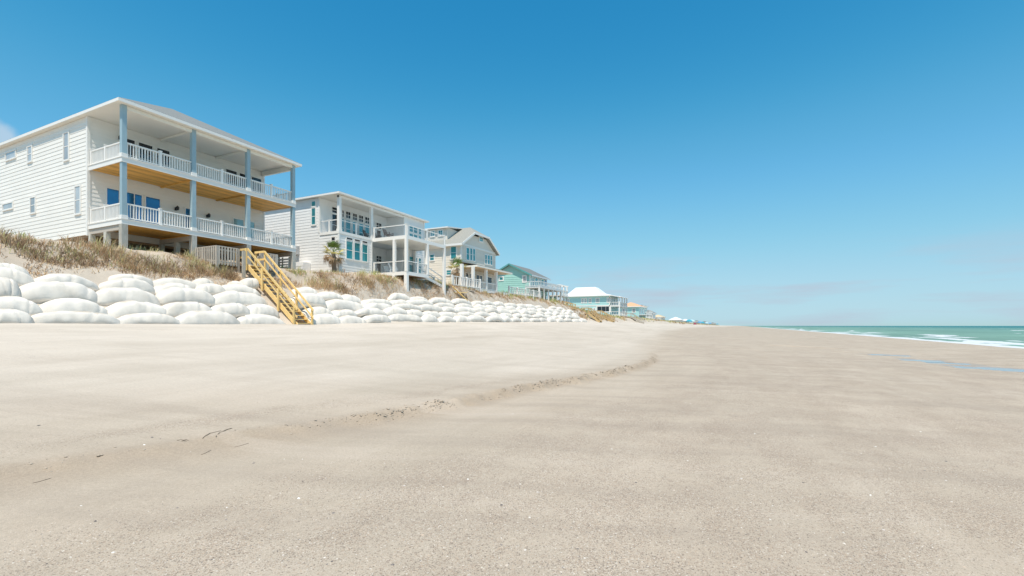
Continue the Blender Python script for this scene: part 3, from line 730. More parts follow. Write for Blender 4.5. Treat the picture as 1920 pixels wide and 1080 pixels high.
# projecting decks
dx, dy0, dy1 = -27.0, 34.15, 40.4
for zt, und, dy1 in ((ZF1, 'brownwood', 37.5), (ZF2, 'soffit', 40.4)):
    dk = MB().box(xf+.06, dx-.05, dy0+.05, dy1-.05, zt-.12, zt-.01).build('sea_deck', 'palegrey', H)
    rb = MB(); rb.box(dx-.05, dx, dy0, dy1, zt-.32, zt); rb.box(xf+.06, dx-.05, dy0, dy0+.05, zt-.32, zt); rb.box(xf+.06, dx-.05, dy1-.05, dy1, zt-.32, zt)
    rb.build('rim_board', 'trim', dk)
    boards_under(dk, xf+.07, dx-.06, dy0+.06, dy1-.06, zt-.24, und, .25, 'y')
    cable_rail(dk.parent, (xf+.2, dy0+.08), (dx-.1, dy0+.08), zt, zt+.95, 2 if zt > 8 else 2)
    cable_rail(dk.parent, (dx-.08, dy0+.2), (dx-.08, dy1-.1), zt, zt+.95, 3)
for xx, yy in ((dx-.1, dy0+.1), (-28.45, dy0+.1)):
    post(H, xx, yy, ground(xx, yy)-.3, ZF1-.33, .3, 'trim', 'deck_post')
for xx, yy in ((dx-.1, dy0+.1), (-28.45, dy0+.1), (dx-.1, 37.38)): post(H, xx, yy, ZF1+.003, ZF2-.33, .24, 'trim', 'deck_post')
for xx, yy in ((dx-.1, dy1-.15), (xf+.25, dy1-.15)): post(H, xx, yy, ground(xx, yy)-.3, ZF2-.33, .24, 'trim', 'deck_post')
# stairs from the lower deck towards the next plot
ya_, yb_, zb_ = 37.55, 40.6, 5.5
st = MB()
for q in (0, 1.1): st.beam((dx-.5-q, ya_, ZF1-.15), (dx-.5-q, yb_, zb_), .06, .28)
st.build('stair_stringers', 'trim', H)
for k in range(7):
    t_ = (k+.5)/7; yy = ya_+(yb_-ya_)*t_; zz = ZF1-.1+(zb_-ZF1+.1)*t_
    MB().box(dx-1.56, dx-.54, yy-.17, yy+.17, zz, zz+.04).build('stair_tread', 'palegrey', H)
for q in (0, 1.1):
    for h_, t_ in ((.95, .09), (.5, .06)): MB().beam((dx-.5-q, ya_, ZF1+h_), (dx-.5-q, yb_, zb_+h_), .06, t_).build('stair_rail', 'trim', H)
    post(H, dx-.5-q, yb_, ground(dx-.5-q, yb_)-.2, zb_+1.05, .13, 'trim', 'stair_post')

# deck furniture of house 2
def patio_chair(loc, rz, m, label, group):
    T = thing('patio_chair', label, 'chair', loc, group)
    c, s = math.cos(rz), math.sin(rz)
    def P(x, y, zz): return (loc[0]+x*c-y*s, loc[1]+x*s+y*c, loc[2]+zz)
    MB().beam(P(-.28, 0, .4), P(.3, 0, .42), .55, .08).build('seat', m, T)
    MB().beam(P(-.28, 0, .4), P(-.52, 0, 1.0), .55, .07, up=(c, s, 0)).build('backrest', m, T)
    for yy in (-.3, .3):
        MB().beam(P(-.32, yy, .62), P(.3, yy, .62), .06, .04).build('armrest', m, T)
        MB().beam(P(-.3, yy, .003), P(-.3, yy, .62), .05, .05).build('leg', m, T); MB().beam(P(.28, yy, .003), P(.28, yy, .62), .05, .05).build('leg', m, T)
for (X, Y, r) in ((-32.1, 34.9, .3), (-32.0, 35.9, -.2), (-30.0, 35.3, .1)):
    patio_chair((X, Y, ZF2+.01), r, 'chair_dark', 'dark patio chair on the upper deck of the pale grey-white house', 'dark chairs on the upper deck')
for (X, Y, r) in ((-31.9, 35.3, .2), (-31.2, 36.7, -.3), (-29.6, 35.6, .5)):
    patio_chair((X, Y, ZF1+.01), r, 'chair_white', 'white patio chair on the lower deck of the pale grey-white house', 'white chairs on the lower deck')

# ================================================================== HOUSE 3: greige house with clipped gable
H = thing('beach_house', 'greige house with clipped gable, shed dormer and white front porch', 'house', (-36, 54, 6), 'beach houses along the dune')
y0, y1, xf, xb = 49.75, 58.7, -31.0, -46.0; yc = (y0+y1)/2
ZE = z(10.1); OV = .45
wl = MB().box(xb, xf, y0, y1, z(4.5), ZE-.02).build('wall', 'greige', H)
siding_x(wl, xf, y0+.1, y1-.1, z(7.4), ZE, 'greige2', .3); siding_x(wl, xf, y0+.1, y1-.1, z(4.6), z(7.3), 'greige2', .3)
siding_y(wl, y0, xb, xf-.12, z(4.6), ZE-.1, 'greige', .3)
for yy in (y0, y1-.09): MB().box(xf-.14, xf+.06, yy-.05, yy+.14, z(4.5), ZE).build('corner_board', 'trim', wl)
sl_ = .6; yh = 1.9; zc = ZE+(4.925-yh)*sl_; zr = ZE+4.925*sl_          # clip height and ridge height
ye0, ye1, xe = y0-OV, y1+OV, xf+OV
rf = MB(); xr = xe-1.9*.95
vt = [(xe, ye0, ZE), (xe, yc-yh, zc), (xe, yc+yh, zc), (xe, ye1, ZE), (xr, yc, zr), (xb, yc, zr), (xb, ye0, ZE), (xb, ye1, ZE)]
rf.add(vt, [(0, 1, 4, 5, 6), (1, 2, 4), (2, 3, 7, 5, 4)])
lo = [(a, b, c-.16) for a, b, c in vt]; rf.add(lo, [(6, 5, 4, 1, 0), (4, 2, 1), (4, 5, 7, 3, 2)])
ro = rf.build('roof', 'shingle2', H)
fb = MB()
for p, q in ((vt[0], vt[1]), (vt[1], vt[2]), (vt[2], vt[3])):
    fb.beam((p[0]+.03, p[1], p[2]-.1), (q[0]+.03, q[1], q[2]-.1), .05, .26, up=(0, 0, 1))
fb.box(xb, xe, ye0-.05, ye0, ZE-.26, ZE+.0); fb.box(xb, xe, ye1, ye1+.05, ZE-.26, ZE)
fb.build('fascia', 'trim', ro)
gb = MB(); gb.add([(xf, y0, ZE-.02), (xf, yc-yh, zc-.3), (xf, yc+yh, zc-.3), (xf, y1, ZE-.02), (xf-.3, y0, ZE-.02), (xf-.3, yc-yh, zc-.3), (xf-.3, yc+yh, zc-.3), (xf-.3, y1, ZE-.02)], [(3, 2, 1, 0), (4, 5, 6, 7), (0, 1, 5, 4), (1, 2, 6, 5), (2, 3, 7, 6), (3, 0, 4, 7)])
gb.build('gable_wall', 'greige2', H)
MB().box(xf, xf+.05, y0+.1, y1-.1, ZE-.1, ZE+.12).build('belly_band', 'trim', wl)
MB().box(xb, xe-.05, ye0+.02, y0-.0, ZE-.25, ZE-.22).build('soffit', 'soffit', ro)
for a, b, t, u in ((874, 879, 465, 487), (881, 884.5, 466, 488), (886.5, 890, 467, 489), (909, 912, 478, 494.5), (914, 917.5, 479, 495.5), (919, 922, 480, 496.5)):
    opening(H, 'x', xf, py_(a, xf), py_(b, xf), pz_((a+b)/2, u, xf), pz_((a+b)/2, t, xf), 'glass_teal', bars=(0, 1), fw=.12)
opening(H, 'x', xf, py_(898.5, xf), py_(904.5, xf), pz_(901, 452, xf), pz_(901, 445, xf), 'glass_teal', bars=(1, 1), fw=.18)
opening(H, 'y', y0, px_(846, y0), px_(855.5, y0), pzy_(850, 485, y0), pzy_(850, 463, y0), 'glass_teal', bars=(0, 1), fw=.14)
opening(H, 'y', y0, px_(807, y0), px_(814, y0), pzy_(810, 488, y0), pzy_(810, 478, y0), 'glass_teal', bars=(0, 1), fw=.14)
opening(H, 'y', y0, px_(838, y0), px_(846, y0), pzy_(842, 515, y0), pzy_(842, 507, y0), 'glass_teal', bars=(0, 1), fw=.14)
# shed dormer on the roof plane that faces down the beach
yd = 50.75; xd1, xd0 = -33.7, -42.0; zd = z(12.55); zb_ = ZE+(yd-ye0)*sl_
db = MB(); yr = ye0+(zd+.45-ZE)/sl_
db.add([(xd0, yd, zb_-.3), (xd1, yd, zb_-.3), (xd1, yd, zd), (xd0, yd, zd), (xd0, yr, zd-.1), (xd1, yr, zd-.1)], [(0, 1, 2, 3), (1, 5, 2), (0, 3, 4), (3, 2, 5, 4)])
db.build('dormer', 'greige2', H)
MB().slab([(xd0-.3, yd-.4, zd+.02), (xd1+.35, yd-.4, zd+.02), (xd1+.35, yr+.3, zd+.5), (xd0-.3, yr+.3, zd+.5)], .14).build('dormer_roof', 'trim', H)
for a, b in ((808.5, 814.5), (823, 829.5)): opening(H, 'y', yd, px_(a, yd), px_(b, yd), zd-.95, zd-.35, 'glass_teal', bars=(1, 1), fw=.16)
# porch
xp, pz0, pz1 = -28.7, z(4.5), z(7.15)
MB().box(xf+.05, xp, y0-.3, y1-.2, pz0-.35, pz0).build('porch_floor', 'trim', H)
pr = MB(); pr.slab([(xf+.055, y0-.3, pz1+.75), (xp+.3, y0-.5, pz1+.2), (xp+.3, y1+.2, pz1+.2), (xf+.055, y1+.2, pz1+.75)], .05); pr.build('porch_roof', 'shingle2', H)
MB().box(xp+.25, xp+.3, y0-.5, y1+.2, pz1-.06, pz1+.14).build('fascia', 'soffit', H)
MB().box(xf+.055, xp+.245, y0-.5, y0-.45, pz1-.06, pz1+.14).build('fascia', 'soffit', H)
MB().box(xf+.06, xp+.24, y0-.44, y1+.15, pz1-.05, pz1).build('porch_ceiling', mat('warm_beadboard', (.7, .52, .33), .6, var=.05), H)
for pxx in (866, 887, 911, 930): post(H, xp-.15, py_(pxx, xp-.15), pz0+.003, pz1-.055, .32, 'trim', 'porch_column')
ys = [py_(pxx, xp-.15) for pxx in (866, 887, 911, 930)]
for a, b in zip(ys, ys[1:]): railing(H, (xp-.15, a+.16), (xp-.15, b-.16), pz0, pz0+.95, sp=.3, bw=.07, rail=.1)
for a, b in ((873, 877), (881, 885), (893, 897.5), (899.5, 903), (914, 921)):
    opening(H, 'x', xf, py_(a, xf), py_(b, xf), pz0+.1, pz0+2.1, 'glass_dark', 'door', bars=(0, 0), fw=.12)

# white boardwalk fence in front of houses 2 and 3, and beyond
def fence(name, label, pts, zt, zb, m='trim', sp=.5, group='white dune fences'):
    T = thing(name, label, 'fence', (pts[0][0], pts[0][1], zb), group)
    for (p, q) in zip(pts, pts[1:]):
        P = Vector((*p, 0)); Q = Vector((*q, 0)); mb = MB(); up = Vector((0, 0, 1))
        mb.beam(P+up*zt, Q+up*zt, .12, .08); mb.beam(P+up*(zb+.25), Q+up*(zb+.25), .08, .1); mb.build('rail', m, T)
        n = max(1, int((Q-P).length/sp)); b0 = None
        for k in range(n):
            c = P+(Q-P)*((k+.5)/n); l = (c.x, c.y, (zt+zb)/2+.1)
            if b0 is None: b0 = MB().box(-.045, .045, -.045, .045, -(zt-zb)/2+.1, (zt-zb)/2-.1).build('picket', m, T); place(b0, l, T)
            else: inst(b0, l, T)
        n = max(1, int((Q-P).length/2.4))
        for k in range(n+1):
            c = P+(Q-P)*(k/n); MB().box(c.x-.09, c.x+.09, c.y-.09, c.y+.09, zb-.5, zt+.12).build('post', m, T)
    return T
fence('dune_fence', 'white railing between the pale grey-white house and the greige house', [(-28.3, 43.6), (-28.0, 49.2)], 6.95, 5.75)
fence('dune_fence', 'white deck railing between the greige house and the teal house', [(-28.8, 58.6), (-28.6, 69.5)], 6.9, 5.8)

# ================================================================== HOUSE 4: teal gabled house
H = thing('beach_house', 'teal gabled house with grey roof and raised white front deck', 'house', (-35, 74, 6), 'beach houses along the dune')
y0, y1, xf, xb = 70.9, 78.4, -31.0, -38.2; ze = z(8.43); xr = (xf+xb)/2; zr = ze+3.6*.5
wl = MB().box(xb, xf, y0, y1, z(5.3), ze).build('wall', 'teal', H)
gb = MB(); gb.add([(xf, y0, ze), (xr, y0, zr-.1), (xb, y0, ze), (xf, y1, ze), (xr, y1, zr-.1), (xb, y1, ze)], [(0, 1, 2), (5, 4, 3), (0, 3, 4, 1), (1, 4, 5, 2), (0, 2, 5, 3)]); gb.build('gable_wall', 'teal', H)
siding_y(wl, y0, xb, xf-.1, z(5.35), ze-.02, 'teal', .35, .04)
rf = MB(); e = .5
for s, xx in ((1, xf), (-1, xb)):
    rf.slab([(xr, y0-.5, zr+.1), (xx+s*e, y0-.5, ze-.15), (xx+s*e, y1+.5, ze-.15), (xr, y1+.5, zr+.1)], .16)
ro = rf.build('roof', 'shingle', H)
fb = MB(); fb.beam((xr, y0-.52, zr-.0), (xf+e, y0-.52, ze-.25), .04, .24); fb.beam((xr, y0-.52, zr-.0), (xb-e, y0-.52, ze-.25), .04, .24); fb.build('fascia', mat('dark_teal_trim', (.1, .32, .32), .5), ro)
MB().box(xf+e, xf+e+.04, y0-.5, y1+.5, ze-.36, ze-.14).build('gutter', 'palegrey', ro)
MB().box(xf-.12, xf+.05, y0-.05, y0+.12, z(5.3), ze-.02).build('corner_board', 'trim', wl)
opening(H, 'y', y0, px_(981, y0), px_(986, y0), pzy_(984, 528, y0), pzy_(984, 518, y0), 'glass_grey', bars=(0, 1), fw=.18)
opening(H, 'y', y0, px_(937, y0), px_(943, y0), pzy_(940, 525, y0), pzy_(940, 520, y0), 'glass_teal', bars=(0, 0), fw=.18)
for k in range(5): opening(H, 'x', xf, y0+.7+k*1.4, y0+1.5+k*1.4, z(6.35), z(8.0), ('glass_pale', 'glass_teal', 'glass_pale', 'glass_teal', 'glass_blue')[k], bars=(0, 0), fw=.13)
MB().box(xf+.003, -28.4, y0-2.0, y1+.5, z(6.0), z(6.25)).build('deck', 'palegrey', H)
railing(H, (-28.5, y0-2.0), (-28.5, y1+.4), z(6.25), z(7.05), 'palegrey', .35, .06, .1)
railing(H, (xf, y0-2.0), (-28.5, y0-2.0), z(6.25), z(7.05), 'palegrey', .35, .06, .1)
for k in range(6): yy = y0-1.9+k*1.98; post(H, -28.6, yy, ground(-28.6, yy)-.3, z(5.99), .22, 'white', 'deck_post')
MB().box(xf-3, xf-.1, y0, y1, 5.6, z(5.29)).build('ground_storey', 'palegrey', H)
for k in range(3): opening(H, 'x', xf-.1, y0+1+k*2.2, y0+2.2+k*2.2, 6.1, 6.65, 'glass_dark', bars=(1, 0), fw=.1)
# stair tower at its far end
for xx in (-31.2, -29.0):
    for yy in (79.6, 81.6, 83.4): post(H, xx, yy, ground(xx, yy)-.4, z(7.2), .2, 'white', 'tower_post')
for k in range(5): MB().box(-31.4, -28.7, 79.5+k*.95, 79.62+k*.95, z(7.2), z(7.35)).build('pergola_beam', 'white', H)
MB().box(-31.3, -28.8, 79.4, 83.6, z(5.3), z(5.5)).build('deck', 'white', H)
MB().box(-31.2, -31.0, 79.6, 83.4, 4.6, z(5.29)).build('stair_panel', 'aqua', H)
railing(H, (-28.9, 79.5), (-28.9, 83.5), z(5.5), z(6.4), 'white', .4, .06, .1)

# ================================================================== HOUSE 5: aqua house with white metal roof
H = thing('beach_house', 'aqua two-storey house under a white metal hip roof', 'house', (-38, 130, 4), 'beach houses along the dune')
y0, y1, xf, xb = 125.0, 134.5, -31.5, -44.6; zf, ze = z(2.7), z(8.0)
wl = MB().box(xb, xf, y0, y1, zf, ze).build('wall', 'aqua', H)
siding_y(wl, y0, xb, xf-.2, z(5.6), ze-.1, 'aqua', .45, .05)
MB().box(xb-.02, xf+.04, y0-.05, y0-.001, z(5.3), z(5.55)).build('belly_band', 'trim', wl)
for xx in (xb, xf-.2): MB().box(xx, xx+.25, y0-.07, y0-.001, zf, ze).build('corner_board', 'trim', wl)
hip_roof(H, xb-.7, xf+.7, y0-.7, y1+.7, z(8.2), .22, 'metal_roof', soffit='trim')
rf = MB(); a0, a1 = -42.6, -35.5
rf.add([(a0-1.2, y0-.3, z(8.3)), (a1+1.8, y0-.3, z(8.3)), (a1+1.8, y1, z(8.3)), (a0-1.2, y1, z(8.3)), (a0+.6, y0+3.2, z(10.75)), (a1-.9, y0+3.2, z(10.75)), (a1-.9, y1-3, z(10.75)), (a0+.6, y1-3, z(10.75))], [(0, 1, 5, 4), (1, 2, 6, 5), (2, 3, 7, 6), (3, 0, 4, 7), (4, 5, 6, 7)])
rf.build('upper_roof', 'metal_roof', H)
for a, b in ((1057, 1060), (1064, 1067), (1091, 1093), (1097, 1099.5), (1105, 1108), (1118, 1123), (1139, 1143.5)):
    opening(H, 'y', y0, px_(a, y0), px_(b, y0), z(6.35), z(7.35), 'glass_grey', bars=(0, 1), fw=.2)
for a, b in ((1078, 1081), (1094, 1097), (1113, 1116)):
    opening(H, 'y', y0, px_(a, y0), px_(b, y0), z(3.9), z(4.7), 'glass_grey', bars=(0, 1), fw=.2)
opening(H, 'y', y0, px_(1120, y0), px_(1144, y0), z(3.85), z(5.2), 'glass_dark', 'porch_opening', bars=(2, 0), fw=.25)  # recessed porch built flat: a dark pane stands for its shade
for k in range(2):
    zz = (z(2.9), z(5.4))[k]
    MB().box(xf+.003, xf+2.6, y0+.2, y1-.2, zz-.25, zz).build('deck', 'trim', H)
    railing(H, (xf+2.5, y0+.3), (xf+2.5, y1-.3), zz, zz+.95, 'trim', .5, .09, .12); railing(H, (xf+.1, y0+.3), (xf+2.5, y0+.3), zz, zz+.95, 'trim', .5, .09, .12)
for yy in (y0+.3, y0+3.4, y0+6.4, y1-.3): post(H, xf+2.5, yy, ground(xf+2.5, yy)-.4, ze-.1, .26, 'trim', 'porch_column')
MB().slab([(xf+.72, y0-.3, z(8.1)), (xf+3.1, y0-.3, z(7.7)), (xf+3.1, y1+.3, z(7.7)), (xf+.72, y1+.3, z(8.1))], .15).build('porch_roof', 'metal_roof', H)
for k in range(4): opening(H, 'x', xf, y0+.9+k*2.2, y0+2.1+k*2.2, z(5.6), z(7.5), 'glass_grey', bars=(0, 0), fw=.15)

# ================================================================== farther houses
def far_house(label, pa, pb, X, yc_, dep, ztop, zridge, wallm, roofm, zb=None):
    """pa..pb = photograph columns of the near side wall"""
    x0, x1 = px_(pa, yc_), px_(pb, yc_)
    zb = ground(x1, yc_)-.5 if zb is None else zb
    H = thing('beach_house', label, 'house', ((x0+x1)/2, yc_+dep/2, zb), 'beach houses along the dune')
    w = MB().box(x0, x1, yc_, yc_+dep, zb, ztop).build('wall', wallm, H)
    hip_roof(H, x0-.6, x1+.6, yc_-.6, yc_+dep+.6, ztop+.15, (zridge-ztop)/(min(x1-x0, dep)/2+.6), roofm, soffit='trim')
    n = max(2, int((x1-x0)/2.6))
    for k in range(n):
        c = x0+(x1-x0)*(k+.5)/n
        opening(H, 'y', yc_, c-.45, c+.45, ztop-1.9, ztop-.7, 'glass_grey', bars=(0, 1), fw=.18)
    for k in range(3): opening(H, 'x', x1, yc_+dep*(k+.3)/3, yc_+dep*(k+.75)/3, ztop-2.1, ztop-.6, 'glass_grey', bars=(0, 0), fw=.15)
    MB().box(x1+.003, x1+2.5, yc_, yc_+dep, ztop-2.9, ztop-2.7).build('deck', 'trim', H)
    railing(H, (x1+2.4, yc_+.2), (x1+2.4, yc_+dep-.2), ztop-2.7, ztop-1.8, 'trim', .7, .09, .12)
    for yy in (yc_+.3, yc_+dep-.3): post(H, x1+2.4, yy, zb, ztop-2.91, .25, 'trim', 'deck_post')
    return H
far_house('low aqua house with orange-tan hip roof beyond the white-roofed house', 1160, 1198, -31, 166, 12, z(6.6), z(8.2), 'aqua2', 'clay_roof')
far_house('small grey-teal house past the orange-roofed house', 1199, 1206, -32, 200, 9, z(8.2), z(8.6), 'teal', 'shingle')
far_house('grey hip-roofed house behind the far dune', 1205, 1222, -33, 215, 10, z(5.6), z(7.0), 'palegrey', 'shingle')
far_house('sand-coloured low house on the far dune', 1224, 1240, -32, 240, 12, z(4.3), z(5.4), 'greige', 'red_roof')
far_house('long white house with pale roof far down the beach', 1256, 1275, -34, 300, 14, z(3.6), z(5.2), 'white', 'metal_roof')
far_house('white house with pale roof beside the canopies', 1279, 1289, -33, 345, 14, z(3.6), z(4.6), 'white', 'metal_roof')
far_house('grey house beyond the blue umbrellas', 1299, 1310, -36, 420, 16, z(3.3), z(4.6), 'palegrey', 'shingle')
far_house('blue-grey house at the far end of the beach', 1314, 1325, -40, 520, 20, z(3.2), z(4.8), 'aqua2', 'shingle')
far_house('tiny pale house close to the vanishing shoreline', 1330, 1341, -40, 680, 24, z(2.9), z(4.4), 'palegrey', 'shingle')

# ================================================================== far wooden stairs over the dune
def dune_stairs(label, xa, za, xb, Y, w, m='tan_lumber'):
    zb = ground(xb, Y)
    T = thing('wooden_stairs', label, 'stairs', (xb, Y, zb))
    for yy in (Y, Y+w):
        MB().beam((xa, yy, za), (xb, yy, zb+.05), .08, .35).build('stringer', m, T)
        MB().beam((xa, yy, za+1), (xb, yy, zb+1), .06, .15).build('handrail', m, T)
        for t in (0, .33, .66, 1):
            x = xa+(xb-xa)*t; zz = za+(zb-za)*t; MB().box(x-.06, x+.06, yy+.04, yy+.14, zz-.3, zz+1.05).build('post', m, T)
        MB().box(xa-1.5, xa-1.38, yy+.04, yy+.14, za-1, za+1.05).build('post', m, T); MB().beam((xa-1.5, yy, za+1), (xa, yy, za+1), .06, .15).build('handrail', m, T)
    n = 14
    for k in range(n):
        t = (k+.5)/n; x = xa+(xb-xa)*t; zz = za+(zb-za)*t+.1; MB().box(x-.18, x+.16, Y+.045, Y+w-.045, zz-.05, zz).build('tread', m, T)
    MB().box(xa-1.5, xa, Y, Y+w, za-.12, za-.02).build('landing', m, T)
dune_stairs('yellow wooden stairs at the far end of the sandbag wall', -26.0, 3.9, -23.9, 87, 1.6)
dune_stairs('pale wooden beach stairs in front of the white-roofed aqua house', -27.0, 3.7, -24.4, 99, 1.6)
dune_stairs('tan wooden walkway stairs beside the teal house tower', -29.7, 5.1, -27.0, 80.3, 1.8)
dune_stairs('far grey beach stairs before the orange-roofed house', -27.5, 4.0, -24.2, 132, 1.6, 'grey_wood')

# wrecked walkway on the dune
T = thing('broken_walkway', 'broken pale boards of a wrecked walkway on the dune edge', 'walkway', (-27.6, 43.3, 5.0))
for (p, q, w) in (((-28.4, 42.0, 5.7), (-26.8, 44.2, 4.9), .3), ((-27.6, 41.4, 4.9), (-26.6, 43.8, 5.1), .26), ((-27.2, 42.0, 5.6), (-26.4, 43.6, 4.2), .24), ((-28.4, 43.2, 5.6), (-27.4, 46.8, 5.45), .3), ((-28.8, 43.6, 5.3), (-27.8, 47.0, 5.15), .3)):
    MB().beam(p, q, w, .07).build('board', 'grey_wood' if w == .3 else 'lumber', T)
for xx, yy in ((-27.9, 43.4), (-27.5, 46.4), (-28.6, 46.4)): post(T, xx, yy, 4.0, 5.35, .16, 'grey_wood', 'post')

# ================================================================== sandbags
def bag_mesh(L, h, d, bow, seed, tilt=0, skew=0):
    nu, nv = 44, 24; vs = []; rnd = random.Random(seed); ox = rnd.uniform(0, 50)
    pe = rnd.uniform(3.6, 6); fold = rnd.uniform(-.6, .6); fold2 = rnd.choice((0, 0, rnd.uniform(-.7, .7)))
    for i in range(nu+1):
        s = -1+2*i/nu; s = math.copysign(1-(1-abs(s))**1.35, s)
        wf = max(0, 1-abs(s)**pe)**(1/2.4); hf = max(0.0, 1-abs(s)**3.2)**.55*.9+.1*(1-abs(s)**10)
        for j in range(nv):
            a = 2*math.pi*j/nv; ca, sa = math.cos(a), math.sin(a)
            cx = math.copysign(abs(ca)**.6, ca); cz = math.copysign(abs(sa)**.72, sa)
            x = d/2*wf*cx*(1+.0*s); zz = h/2*hf*(cz if cz > 0 else cz*.8)
            y = L/2*s
            n1 = mn.noise(Vector((y*1.3+ox, x*1.5, zz*1.2))); n2 = mn.noise(Vector((y*3.5+ox, a*1.0, 7)))
            n0 = mn.noise(Vector((y*.7+ox, 3.1, 0))); zz += n1*.06*hf+n2*.016+n0*.07; x += n2*.04*wf+n0*.1
            # crease lines that fan from the tied ends
            zz += .03*abs(s)**4*math.sin(a*7+ox)*hf
            x += .035*abs(s)**4*math.sin(a*6+ox)
            zz -= .05*math.exp(-((s-fold-.1*cz)/.03)**2)*hf; x -= .05*math.exp(-((s-fold-.1*cz)/.03)**2)*max(0, cx)
            if fold2: x -= .04*math.exp(-((s-fold2+.12*cz)/.028)**2)*max(0, cx); zz -= .04*math.exp(-((s-fold2+.12*cz)/.028)**2)*max(0, cz)
            x += .012*math.sin(6*s+5*cz+ox)*hf
            zz += -bow*s*s+tilt*s
            vs.append((x, y, zz))
    fs = [(i*nv+j, i*nv+(j+1) % nv, (i+1)*nv+(j+1) % nv, (i+1)*nv+j) for i in range(nu) for j in range(nv)]
    fs += [tuple(range(nv))[::-1], tuple(nu*nv+j for j in range(nv))]
    me = bpy.data.meshes.new('sandbag'); me.from_pydata(vs, [], fs)
    me.polygons.foreach_set('use_smooth', [True]*len(me.polygons)); me.materials.append(M['bag']); me.update(); return me
ROWX = [-23.95, -24.6, -25.35, -26.1, -26.75]
ROWN = ['bottom row', 'second row', 'third row', 'fourth row', 'top row']
BAGS = {}
def bag(row, ya, yb, ztop, h, seed, bow=None, stairs=False, dxx=0, rz=0):
    L = abs(yb-ya)*1.2; d = 1.5
    bow = random.uniform(.1, .24) if bow is None else bow
    me = bag_mesh(L, h, d, bow, seed, random.uniform(-.06, .06))
    o = link(me, 'sandbag', (ROWX[row]-d/2+.1+dxx, (ya+yb)/2, ztop-h/2))
    o.rotation_euler = (0, R(-14+random.uniform(-4, 4)), rz+random.uniform(-.05, .05))
    ym = (ya+yb)/2
    seg = next(t for lim, t in ((13.2, 'below the large white house side wall'), (18, 'below the first blue-grey porch posts'), (20.2, 'below the grey picket platform'),
        (27, 'just past the yellow lumber stairs'), (33.5, 'below the palm of the pale house'), (43, 'below the projecting deck of the pale house'), (60, 'below the greige house'), (999, 'below the teal house')) if ym < lim)
    if stairs: tag(o, 'white bottom-row sandbag touching the foot of the yellow stairs, ' + ('on the picket platform side' if ym < 20.5 else 'on the pale house side'), 'sandbag', 'white sandbags beside the stairs')
    else: BAGS.setdefault((ROWN[row], seg), []).append((L, o))
    return o
Z3 = lambda x: x/4.909; Z4 = lambda x: 320+x/4.909; ZY = lambda y: 420+y/4.909
NEAR = [  # row, x0, x1, top, bottom in photograph pixels
    (0, Z3(-520), Z3(-160), 805, 940), (0, Z3(-150), Z3(305), 800, 940), (0, Z3(290), Z3(1110), 815, 942), (0, Z3(1090), Z3(1660), 828, 940), (0, Z4(50), Z4(640), 805, 938), (0, Z4(635), Z4(1075), 833, 938),
    (0, Z4(1295), Z4(1610), 838, 945), (0, Z4(1560), Z4(1810), 850, 940),
    (1, Z3(-560), Z3(-140), 690, 850), (1, Z3(-150), Z3(400), 692, 850), (1, Z3(400), Z3(1010), 693, 850), (1, Z3(1015), Z3(1550), 722, 860), (1, Z3(1535), Z3(1985), 715, 860), (1, Z4(395), Z4(750), 742, 850), (1, Z4(725), Z4(1010), 748, 860),
    (1, Z4(1255), Z4(1510), 768, 855), (1, Z4(1495), Z4(1730), 793, 862),
    (2, Z3(-480), Z3(-130), 560, 720), (2, Z3(-140), Z3(195), 512, 710), (2, Z3(195), Z3(915), 545, 745), (2, Z3(900), Z3(1480), 602, 790), (2, Z3(1515), Z3(1985), 598, 745), (2, Z4(400), Z4(900), 628, 775), (2, Z4(1150), Z4(1430), 640, 770), (2, Z4(1415), Z4(1790), 700, 820),
    (3, Z3(-400), Z3(-130), 455, 570), (3, Z3(-150), Z3(330), 428, 570), (3, Z3(355), Z3(910), 474, 580), (3, Z3(980), Z3(1425), 512, 625), (3, Z3(1435), Z3(1815), 556, 635), (3, Z4(285), Z4(515), 562, 655), (3, Z4(480), Z4(830), 575, 655), (3, Z4(1385), Z4(1595), 638, 705), (3, Z4(1590), Z4(1760), 660, 740),
    (4, Z3(-160), Z3(285), 378, 450), (4, Z3(1045), Z3(1415), 472, 560), (4, Z3(1410), Z3(1860), 518, 605), (4, Z4(265), Z4(410), 512, 575), (4, Z4(690), Z4(820), 508, 590), (4, Z4(590), Z4(690), 528, 590), (4, Z4(1150), Z4(1380), 590, 690)]
sd = 100
for (r, x0, x1, t, b) in NEAR:
    X = ROWX[r]+.0; ya, yb = py_(x0, X), py_(x1, X); xm = (x0+x1)/2
    zt = pz_(xm, ZY(t), X-.35); zb = pz_(xm, ZY(b), X); sd += 1
    h = min(1.2, max(.84, (zt-zb)*1.6))
    st = r == 0 and (abs(x1-Z4(1075)) < 3 or abs(x0-Z4(1295)) < 3)
    bag(r, ya, yb, zt, h, sd, bow=min(.48, .125*abs(yb-ya)*random.uniform(.7, 1.25)), stairs=st)
for r in range(5):
    yy = py_((Z4(1810), Z4(1735), Z4(1790), Z4(1765), Z4(1800))[r], ROWX[r])
    end = (77.5, 77, 76, 75, 73)[r]
    while yy < end:
        L = random.uniform(2.3, 4.2); sd += 1
        zt = toe(yy)+.56+.46*r+random.uniform(-.1, .1)
        if not (r == 4 and random.random() < .25):
            bag(r, yy, yy+L, zt, random.uniform(.78, 1.02), sd, dxx=random.uniform(-.2, .12)+.12*r, bow=random.uniform(.12, .42))
        yy += L*random.uniform(.93, 1.02)

for (row_, seg), lst in BAGS.items():
    lst.sort(key=lambda t: t[0]); n = len(lst)
    for k, (L, o) in enumerate(lst):
        w = '' if n == 1 else ('longest ' if k == n-1 else ('shortest ' if k == 0 else 'mid-length '))
        tag(o, '%swhite sandbag in the %s, %s' % (w, row_, seg), 'sandbag', 'white sandbags, %s, %s' % (row_, seg))

